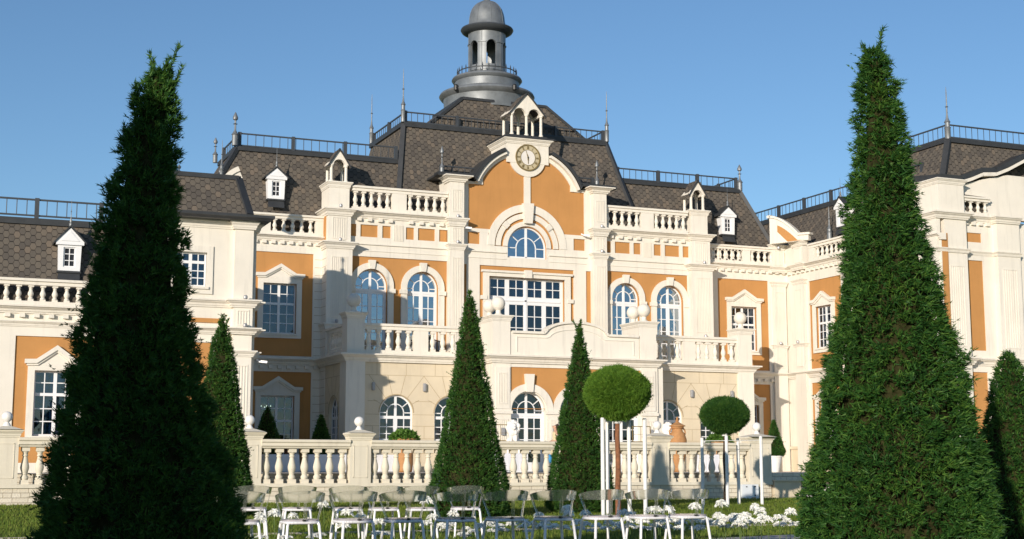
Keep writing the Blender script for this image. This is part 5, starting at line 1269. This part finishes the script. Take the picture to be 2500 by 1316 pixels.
# ------------------------------------------------------------------ white flowers on stems stuck in the lawn
def flower_mesh(seed):
    r = random.Random(seed); m = MB(); H = 1.0
    R = .062
    for k in range(95):
        th = math.acos(1-1.35*r.random()); a = r.random()*2*pi; d = Vector((sin(th)*cos(a), sin(th)*sin(a), cos(th)*.8)); 
        l = R*(.8+.35*r.random()); side = d.cross(Vector((r.gauss(0, 1), r.gauss(0, 1), r.gauss(0, 1)))).normalized()*.0075
        b_ = d*l*.25; mid = d*l*.8+Vector((0, 0, .004)); tip = d*l+Vector((d.x*.012, d.y*.012, -.016*(1-d.z)))
        m.add([b_-side*.5, b_+side*.5, mid+side, mid-side, tip+side*.3, tip-side*.3], [(0, 1, 2, 3), (3, 2, 4, 5)])
    m.lathe((0, 0, -.012), [(.012, 0), (.03, .01), (.035, .025), (.01, .045)], 8)
    m.m = 1; m.tube((0, 0, -.01), (r.uniform(-.02, .02), r.uniform(-.02, .02), -.36), .0035, n=5)
    me = m.build('white_flower', ['petal', 'stem'], recalc=False); d_ = me.data; bpy.data.objects.remove(me); return d_
FM = [flower_mesh(i) for i in range(5)]
FLOW = [(10.22,17.72,0.5),(10.46,17.41,0.54),(11.12,17.59,0.48),(11.0,17.28,0.44),(11.32,17.01,0.43),(10.65,17.81,0.37),(10.45,17.38,0.35),(10.41,17.22,0.34),(10.44,17.15,0.32),(10.72,17.51,0.36),(10.39,16.82,0.38),(10.91,17.51,0.37),(10.15,16.36,0.36),(10.05,16.31,0.31),(10.17,16.43,0.28),(10.81,17.25,0.29),(10.78,17.11,0.31),(10.83,17.05,0.31),(10.87,17.02,0.37),(10.47,16.26,0.36),(10.7,16.34,0.38),(10.96,16.73,0.28),(11.12,16.81,0.32),(11.34,16.92,0.27),(10.48,17.32,0.24),(9.8,16.38,0.33),(10.14,17.04,0.29),(10.09,17.16,0.32),(9.88,17.0,0.25),(9.6,16.62,0.25),(9.62,17.05,0.31),(9.33,16.59,0.26),(9.85,17.65,0.36),(9.81,17.57,0.31),(9.51,17.22,0.25),(9.24,16.94,0.34),(9.63,17.72,0.27),(9.36,17.32,0.26),(9.39,17.79,0.22),(9.44,17.72,0.21),(9.12,17.31,0.33),(9.13,17.17,0.32),(9.91,18.42,0.43),(9.87,18.18,0.44),(9.83,17.77,0.46),(9.45,18.17,0.38),(9.68,18.85,0.39),(8.7,18.08,0.41),(8.07,17.04,0.33),(8.46,17.79,0.22),(8.33,17.3,0.3),(8.57,17.6,0.2),(8.58,17.49,0.27),(8.62,17.28,0.24),(9.06,18.09,0.28),(8.65,17.03,0.3),(8.91,17.25,0.35),(8.81,16.98,0.28),(8.99,17.57,0.22),(9.53,16.78,0.37),(9.71,16.83,0.34),(9.6,17.47,0.34),(6.8,19.27,0.58),(7.27,19.47,0.38),(6.76,18.91,0.36),(6.31,17.87,0.32),(6.47,17.75,0.29),(6.64,17.93,0.29),(6.87,18.67,0.22),(7.05,18.36,0.22),(6.82,17.89,0.18),(6.9,18.0,0.15),(6.91,17.75,0.21),(7.21,18.04,0.29),(6.91,17.53,0.29),(7.39,18.33,0.29),(7.53,18.6,0.18),(7.63,18.64,0.24),(7.57,18.33,0.2),(7.79,18.57,0.27),(7.42,17.27,0.34),(7.68,17.58,0.3),(7.94,18.53,0.23),(7.91,18.25,0.18),(7.85,17.71,0.26),(8.22,18.37,0.28),(8.08,17.94,0.23),(8.26,18.16,0.25),(8.61,18.49,0.46),(8.57,18.36,0.4),(8.34,18.85,0.37),(7.99,17.22,0.26),(8.29,17.47,0.32),(8.67,18.21,0.21),(4.52,19.62,0.39),(4.14,17.97,0.39),(4.6,19.14,0.43),(4.87,19.22,0.39),(5.48,19.89,0.52),(4.28,18.49,0.16),(4.54,18.27,0.16),(4.79,17.87,0.18),(5.2,19.05,0.15),(5.65,19.28,0.42),(5.6,17.67,0.35),(5.12,17.65,0.31),(5.52,17.49,0.22),(5.65,17.61,0.21),(5.93,19.56,0.36)]
rf = random.Random(5)
def where(x, y, z):
    nb = min(front+back, key=lambda c: (c[0]-x*15.9/max(y, 1))**2+(0 if y > 0 else 0)); i = front.index(nb) if nb in front else None
    return i
for i, (x, y, z) in enumerate(FLOW):
    o = inst(FM[i % 5], 'white_flower', (x, y, z), None, (1.05+rf.random()*.35,)*2+(1.0+rf.random()*.3,), rf.random()*6.28)
    gh = gz(y); o.scale[2] = max(.55, min(1.4, (z-gh+.02)/.34))
    if x > 11.2: pl_ = 'in the sunny bed right of the last chair'
    elif x > 8.2: pl_ = 'behind the chairs on the right of the front row'
    elif x > 6.2: pl_ = 'behind the middle chairs of the front row'
    else: pl_ = 'between the two chair rows on the left'
    if z > .34: hh = 'tall stemmed white flower'
    elif z > .2: hh = 'white flower of middle height'
    else: hh = 'low white flower near the grass'
    tag(o, f'{hh} {pl_}', 'flower', f'{hh}s {pl_}')
m = MB(); m.lathe((0, 0, 0), [(.012, -.18), (.006, -.02), (.014, 0), (.028, .03), (.038, .07), (.040, .10), (.034, .135), (.031, .135), (.036, .10), (.034, .07), (.024, .035), (.004, .012)], 20)
o = m.build('glass_on_spike', 'clear', smooth='auto'); o.location = (11.05, 14.85, .10); tag(o, 'small clear goblet shaped glass on a spike in the grass by the path', 'glass')

# ------------------------------------------------------------------ things on the terrace
def pot_mesh(prof, mk, name, loc, label, cat, group=None, n=28):
    m = MB(); m.lathe((0, 0, 0), prof, n); o = m.build(name, mk, smooth='auto'); o.location = loc; tag(o, label, cat, group); return o
def amphora(loc, label):
    root = empty('terracotta_urn', loc); tag(root, label, 'urn')
    m = MB(); m.lathe((0, 0, 0), [(.20, 0), (.24, .04), (.18, .10), (.22, .30), (.30, .60), (.345, .95), (.34, 1.20), (.27, 1.42), (.20, 1.50), (.185, 1.58), (.24, 1.64), (.24, 1.68)], 32); m.build('urn_body', 'terracotta', root, smooth='auto')
    m = MB(); m.lathe((0, 0, 1.68), [(.30, 0), (.30, .03), (.18, .09), (.08, .15), (.05, .18), (.075, .22), (.03, .27), (.05, .30), (.008, .36)], 24); m.build('urn_lid', 'terracotta', root, smooth='auto')
    for s_ in (-1, 1):
        m = MB(); m.pipe([(s_*(.20+.13*sin(t_)), 0, 1.30+.16*(1-cos(t_))) for t_ in [pi*k/8 for k in range(9)]], .028, 8); m.build('handle', 'terracotta', root, smooth='auto')
amphora((26.42, 47.0, .905), 'tall lidded terracotta urn with two handles, seen over the balustrade near the right lion')
def planter(loc, label, seed, who):
    root = empty('planter', loc); tag(root, label, 'planter', 'terracotta planters on the terrace')
    m = MB(); m.lathe((0, 0, 0), [(.20, 0), (.26, .05), (.33, .16), (.40, .26), (.43, .27), (.43, .33), (.37, .33)], 28); m.build('pot', 'terracotta', root, smooth='auto')
    rng = np.random.default_rng(seed); n = 1300; v = unit(rng.normal(size=(n, 3))); v[:, 2] = np.abs(v[:, 2]); P = v*np.array([.50, .42, .32])*(.55+.5*rng.random((n, 1)))+np.array([0, 0, .30])
    P[:, 2] -= .20*np.maximum(0, np.abs(P[:, 0])-.3); T = sprays(P, unit(v+rng.normal(size=(n, 3))*.5), np.full(n, .09), .03, 2, rng, 1.0); tri_mesh('foliage', T, 'box_green', root)
planter((15.72, 46.9, 1.72), 'wide terracotta planter with green leaves, above the balustrade before the left arched windows', 31, 'l')
planter((28.2, 47.0, 1.70), 'terracotta planter with green leaves, half hidden behind the smaller ball tree', 32, 'r')
for (x, t_) in ((15.72, 'tall terracotta jar under the left planter, seen between the balusters'), (28.2, 'tall terracotta jar under the right planter, seen between the balusters')):
    pot_mesh([(.24, 0), (.29, .05), (.31, .30), (.31, .62), (.28, .74), (.20, .80), (.20, .815)], 'terracotta', 'terracotta_jar', (x, 46.9, .905), t_, 'jar', 'tall terracotta jars on the terrace')
def topiary(loc, h0, h, r, label, pot, seed):
    root = yew('potted_topiary', loc, [(h0, r*.8), (h0+.12, r), (h0+.4*(h-h0), r*.68), (h0+.75*(h-h0), r*.33), (h-.04, .05), (h, .01)], 3500, .05, .010, label, 'potted topiary cones on the terrace', seed=seed, rough=.02)
    root['category'] = 'potted shrub'
    m = MB(); m.lathe((0, 0, 0), [(.13, 0), (.15, .03), (.19, .25), (.25, h0-.06), (.27, h0-.05), (.27, h0), (.22, h0)], 24); m.build('pot', pot, root, smooth='auto')
topiary((12.0, 51.3, .905), .60, 2.35, .60, 'dark shaded topiary cone before the lower door on the left', 'cloth', 41)
topiary((14.05, 51.5, .905), .62, 2.1, .46, 'dark shaded topiary cone beside the left corner of the balcony block', 'cloth', 42)
topiary((28.62, 43.9, .905), .58, 1.85, .36, 'green topiary cone in a white fluted pot behind the last pillar', 'marble', 43)
def table(loc, w, d_, h, label):
    root = empty('cloth_table', loc); tag(root, label, 'table', 'cloth covered tables on the terrace')
    m = MB(); n = 60; P = []; per = []
    for i in range(n):
        t_ = i/n*4; s_ = int(t_); f_ = t_-s_; c = [(-1, -1), (1, -1), (1, 1), (-1, 1), (-1, -1)]; x = c[s_][0]+(c[s_+1][0]-c[s_][0])*f_; y = c[s_][1]+(c[s_+1][1]-c[s_][1])*f_; per.append((x*w/2, y*d_/2))
    for k, (z, ex) in enumerate(((h, 0), (h-.02, .012), (h*.5, .04), (.02, .07))):
        for i, (x, y) in enumerate(per):
            q = 1+ex*(1+.6*sin(i*2.1)) ; P.append((x*q, y*q, z))
    F = [tuple(range(n))]
    for k in range(3):
        for i in range(n): F.append((k*n+i, k*n+(i+1) % n, (k+1)*n+(i+1) % n, (k+1)*n+i))
    m.add(P, F); m.build('tablecloth', 'cloth', root, smooth='auto')
    m = MB(); m.lathe((0, 0, 0), [(.22, 0), (.22, .02), (.03, .05), (.03, h-.03)], 12); m.build('table_leg', 'black', root)
table((12.1, 49.8, .905), 1.2, .8, .62, 'cloth covered table farthest left behind the balustrade'); table((13.75, 49.8, .905), 1.4, .8, .62, 'cloth covered table behind the left balusters, before the shaded wall')
table((16.3, 49.9, .905), 1.2, .8, .62, 'cloth covered table beside the left terracotta jar'); table((26.6, 44.6, .905), 1.0, .8, .62, 'white cloth covered table beside the right terracotta jar')
table((18.35, 44.2, .905), 1.1, .8, .64, 'cloth covered table behind the balusters before the left lion')

def lion(loc, label, rz):
    root = empty('lion_statue', loc); tag(root, label, 'statue', 'white lion statues flanking the doors')
    m = MB(); m.add([Vector((x, y, z)) for z in (0, .96) for y in (-.28, .28) for x in (-.30, .30)], [(0,1,3,2), (4,6,7,5), (0,4,5,1), (2,3,7,6), (0,2,6,4), (1,5,7,3)]); m.sweep([(-.3, -.28), (.3, -.28), (.3, .28), (-.3, .28), (-.3, -.28)], cprof(.88, .98, .06)); m.build('pedestal', 'marble', root)
    m = MB(); rr = random.Random(3)
    def sp(c, r, sc=(1, 1, 1)):
        k = len(m.V); m.lathe((0, 0, 0), [(max(.002, r*sin(pi*j/10)), -r*cos(pi*j/10)) for j in range(11)], 14)
        for i in range(k, len(m.V)): v = m.V[i]; m.V[i] = Vector((v.x*sc[0]+c[0], v.y*sc[1]+c[1], v.z*sc[2]+c[2]))
    # facing local -Y: haunches, chest, forelegs, mane, head, muzzle, ears
    sp((0, .16, 1.20), .22, (1, 1.1, 1)); sp((0, .02, 1.32), .18, (1, 1, 1.4)); sp((0, -.08, 1.45), .17)
    for s_ in (-1, 1):
        sp((s_*.16, .12, 1.12), .12, (.8, 1.3, 1)); sp((s_*.09, -.14, 1.20), .06, (1, 1, 3.2)); sp((s_*.09, -.20, 1.02), .07, (1, 1.4, .7)); sp((s_*.10, -.10, 1.77), .045)
        sp((s_*.045, -.275, 1.58), .045); sp((s_*.055, -.235, 1.66), .03)
    sp((0, -.13, 1.63), .135, (1, 1, 1.05)); sp((0, -.26, 1.60), .065, (1, 1, .8)); sp((0, -.26, 1.54), .045)
    for k in range(46):
        a = rr.random()*2*pi; t_ = rr.uniform(-.8, 1.1); x, z = .19*cos(a), .21*sin(a)
        sp((x*(1.05), -.06+rr.uniform(-.08, .10), 1.60+z), rr.uniform(.05, .075), (1, 1, 1.2))
    for k in range(16): sp((rr.uniform(-.13, .13), rr.uniform(-.18, -.05), rr.uniform(1.30, 1.48)), rr.uniform(.045, .065), (1, 1, 1.4))
    o = m.build('lion_figure', 'marble', root, smooth=True); md = o.modifiers.new('remesh', 'REMESH'); md.mode = 'VOXEL'; md.voxel_size = .014; md.use_smooth_shade = True
    root.rotation_euler.z = rz
lion((20.22, 48.0, .905), 'white lion statue on a pedestal left of the middle doors', radians(-20)); lion((26.75, 48.3, .905), 'white lion statue beside the terracotta urn, right of the doors', radians(-20))

# low wire stands beside the doors
for (x, t_) in ((19.45, 'thin brass frame stand left of the left lion'), (25.15, 'thin brass frame stand left of the terracotta urn')):
    m = MB(FY(48.2)); 
    for a, b_, c, d_ in ((x, x+.03, .91, 2.62), (x+.75, x+.78, .91, 2.62), (x+.03, x+.75, 2.59, 2.62), (x+.03, x+.75, 2.02, 2.05), (x+.03, x+.75, 2.30, 2.31), (x+.36, x+.37, 2.05, 2.59)): m.box(a, b_, c, d_, 0, .03)
    tag(m.build('frame_stand', 'gold'), t_, 'frame stand', 'thin brass frame stands by the doors')

# dark wicker chairs on the balcony
def bchair(loc, label, rz):
    root = empty('balcony_chair', loc); tag(root, label, 'chair', 'dark chairs on the balcony'); root.rotation_euler.z = rz
    m = MB(); m.lathe((0, 0, 0), [(.02, .40), (.25, .40), (.27, .43), (.25, .46), (.02, .47)], 20); m.build('seat', 'black', root)
    m = MB(); 
    for k in range(9): a = radians(-80+20*k); m.tube((.26*sin(a), -.26*cos(a), .44), (.30*sin(a), -.30*cos(a), .86-.10*abs(k-4)/4), .014, n=6)
    m.pipe([(.30*sin(radians(-90+15*k)), -.30*cos(radians(-90+15*k)), .87-.12*abs(k-6)/6) for k in range(13)], .022, 8); m.build('backrest', 'black', root)
    for sx_ in (-1, 1):
        for sy_ in (-1, 1): m = MB(); m.tube((sx_*.18, sy_*.18, .42), (sx_*.23, sy_*.23, 0), .016, n=8); m.build('leg', 'black', root)
bchair((18.15, 53.3, 5.19), 'dark round backed chair on the balcony behind the first baluster group', .4); bchair((19.15, 53.4, 5.19), 'dark round backed chair on the balcony nearer the middle pilaster', -.5)
bchair((19.9, 53.1, 5.19), 'dark round backed chair on the balcony beside the pier with balls', 1.2)

# small string of bulbs inside the lower left door
m_, t_, b__ = mat('warm_bulb'); b__.inputs['Emission Color'].default_value = (1, .75, .4, 1); b__.inputs['Emission Strength'].default_value = 9; M['bulb'] = m_
for (x, z) in ((12.75, 3.43), (12.89, 3.39), (12.96, 3.44), (13.12, 3.44)):
    m = MB(); m.lathe((x, 55.62, z), [(.004, 0), (.020, .012), (.022, .024), (.012, .042), (.004, .05)], 10); m.build('light_bulb', 'bulb', palace, smooth=True)

# ------------------------------------------------------------------ person behind the balustrade
def person(loc, rz, label):
    root = empty('person', loc); root.rotation_euler.z = rz; tag(root, label, 'person')
    def skin(name, verts, edges, radii, mk, parent, rootv=0, sub=2):
        me = bpy.data.meshes.new(name); me.from_pydata(verts, edges, []); me.materials.append(M[mk]); o = bpy.data.objects.new(name, me); COL.objects.link(o); o.parent = parent
        md = o.modifiers.new('skin', 'SKIN'); sv = me.skin_vertices
        lay = me.skin_vertices[0] if len(me.skin_vertices) else None
        if lay is None:
            bm = bmesh.new(); bm.from_mesh(me); bm.verts.layers.skin.verify(); bm.to_mesh(me); bm.free(); lay = me.skin_vertices[0]
        for i, r in enumerate(radii): lay.data[i].radius = (r, r) if isinstance(r, float) else r; lay.data[i].use_root = (i == rootv)
        md.use_smooth_shade = True; s_ = o.modifiers.new('subd', 'SUBSURF'); s_.levels = sub; s_.render_levels = sub; return o
    V = [(0, 0, .92), (0, 0, 1.10), (0, 0, 1.28), (0, .0, 1.39), (0, -.01, 1.45), (0, -.02, 1.50), (0, -.03, 1.57), (0, -.02, 1.63)]
    E_ = [(0, 1), (1, 2), (2, 3), (3, 4), (4, 5), (5, 6), (6, 7)]; Rr = [(.15, .11), (.12, .09), (.15, .10), (.11, .08), .045, .055, .085, .060]
    def chain(pts, rad, at):
        k = len(V); V.extend(pts); Rr.extend(rad); E_.append((at, k)); [E_.append((k+i, k+i+1)) for i in range(len(pts)-1)]; return k+len(pts)-1
    for s_ in (-1, 1):
        w_ = chain([(s_*.17, 0, 1.36), (s_*.23, -.02, 1.10), (s_*.17, -.24, 1.03), (s_*.15, -.30, 1.03)], [.05, .04, .028, .030], 3)
        for j, (dx, l) in enumerate(((-.03, .06), (-.012, .075), (.006, .08), (.024, .072))):
            chain([(s_*.15+dx, -.345, 1.035-.004*j), (s_*.15+dx, -.345-l*.5, 1.015), (s_*.15+dx, -.345-l*.7, .985)], [.010, .009, .008], w_)
        chain([(s_*.15-s_*.04, -.31, 1.055), (s_*.15-s_*.045, -.35, 1.05)], [.011, .009], w_)
        chain([(s_*.09, 0, .86), (s_*.10, -.01, .48), (s_*.10, .02, .08), (s_*.10, -.10, .03)], [.09, .055, .04, .035], 0)
    V2 = V; skin('body', V, E_, Rr, 'skin', root)
    m = MB(); m.lathe((0, -.115, 1.575), [(.004, -.02), (.016, -.012), (.010, .012), (.004, .03)], 8); m.build('nose', 'skin', root, smooth=True)
    for s_ in (-1, 1):
        m = MB(); m.lathe((s_*.033, -.103, 1.598), [(.003, -.010), (.011, 0), (.003, .010)], 8); m.build('eye', 'black', root, smooth=True)
        m = MB(); m.lathe((s_*.085, -.02, 1.575), [(.006, -.03), (.016, 0), (.006, .03)], 8); m.build('ear', 'skin', root, smooth=True)
    m = MB(); m.bar((-.022, -.112, 1.540), (.022, -.112, 1.540), .012, .010); m.build('mouth', 'terracotta', root)
    skin('hair', [(0, .0, 1.645), (0, .045, 1.60), (0, .06, 1.52), (0, .06, 1.44)], [(0, 1), (1, 2), (2, 3)], [(.115, .10), (.11, .09), (.09, .05), (.05, .03)], 'hair', root)
    m = MB(); m.lathe((0, 0, 0), [(.27, .42), (.25, .60), (.20, .82), (.165, .98), (.135, 1.12), (.165, 1.28), (.15, 1.38), (.07, 1.43)], 28)
    for i, v in enumerate(m.V): m.V[i] = Vector((v.x, v.y*.72, v.z))
    m.build('dress', 'dress', root, smooth=True)
    return root
person((20.86, 45.7, .905), radians(-100), 'dark haired person in a pale yellow dress standing behind the balustrade')
m = MB(); m.lathe((20.50, 45.45, 1.22), [(.05, 0), (.13, .05), (.15, .15), (.12, .26), (.05, .30)], 12); tag(m.build('blue_bundle', 'blue', smooth=True), 'bright blue cloth bundle carried in front of the person in the pale yellow dress', 'bundle')
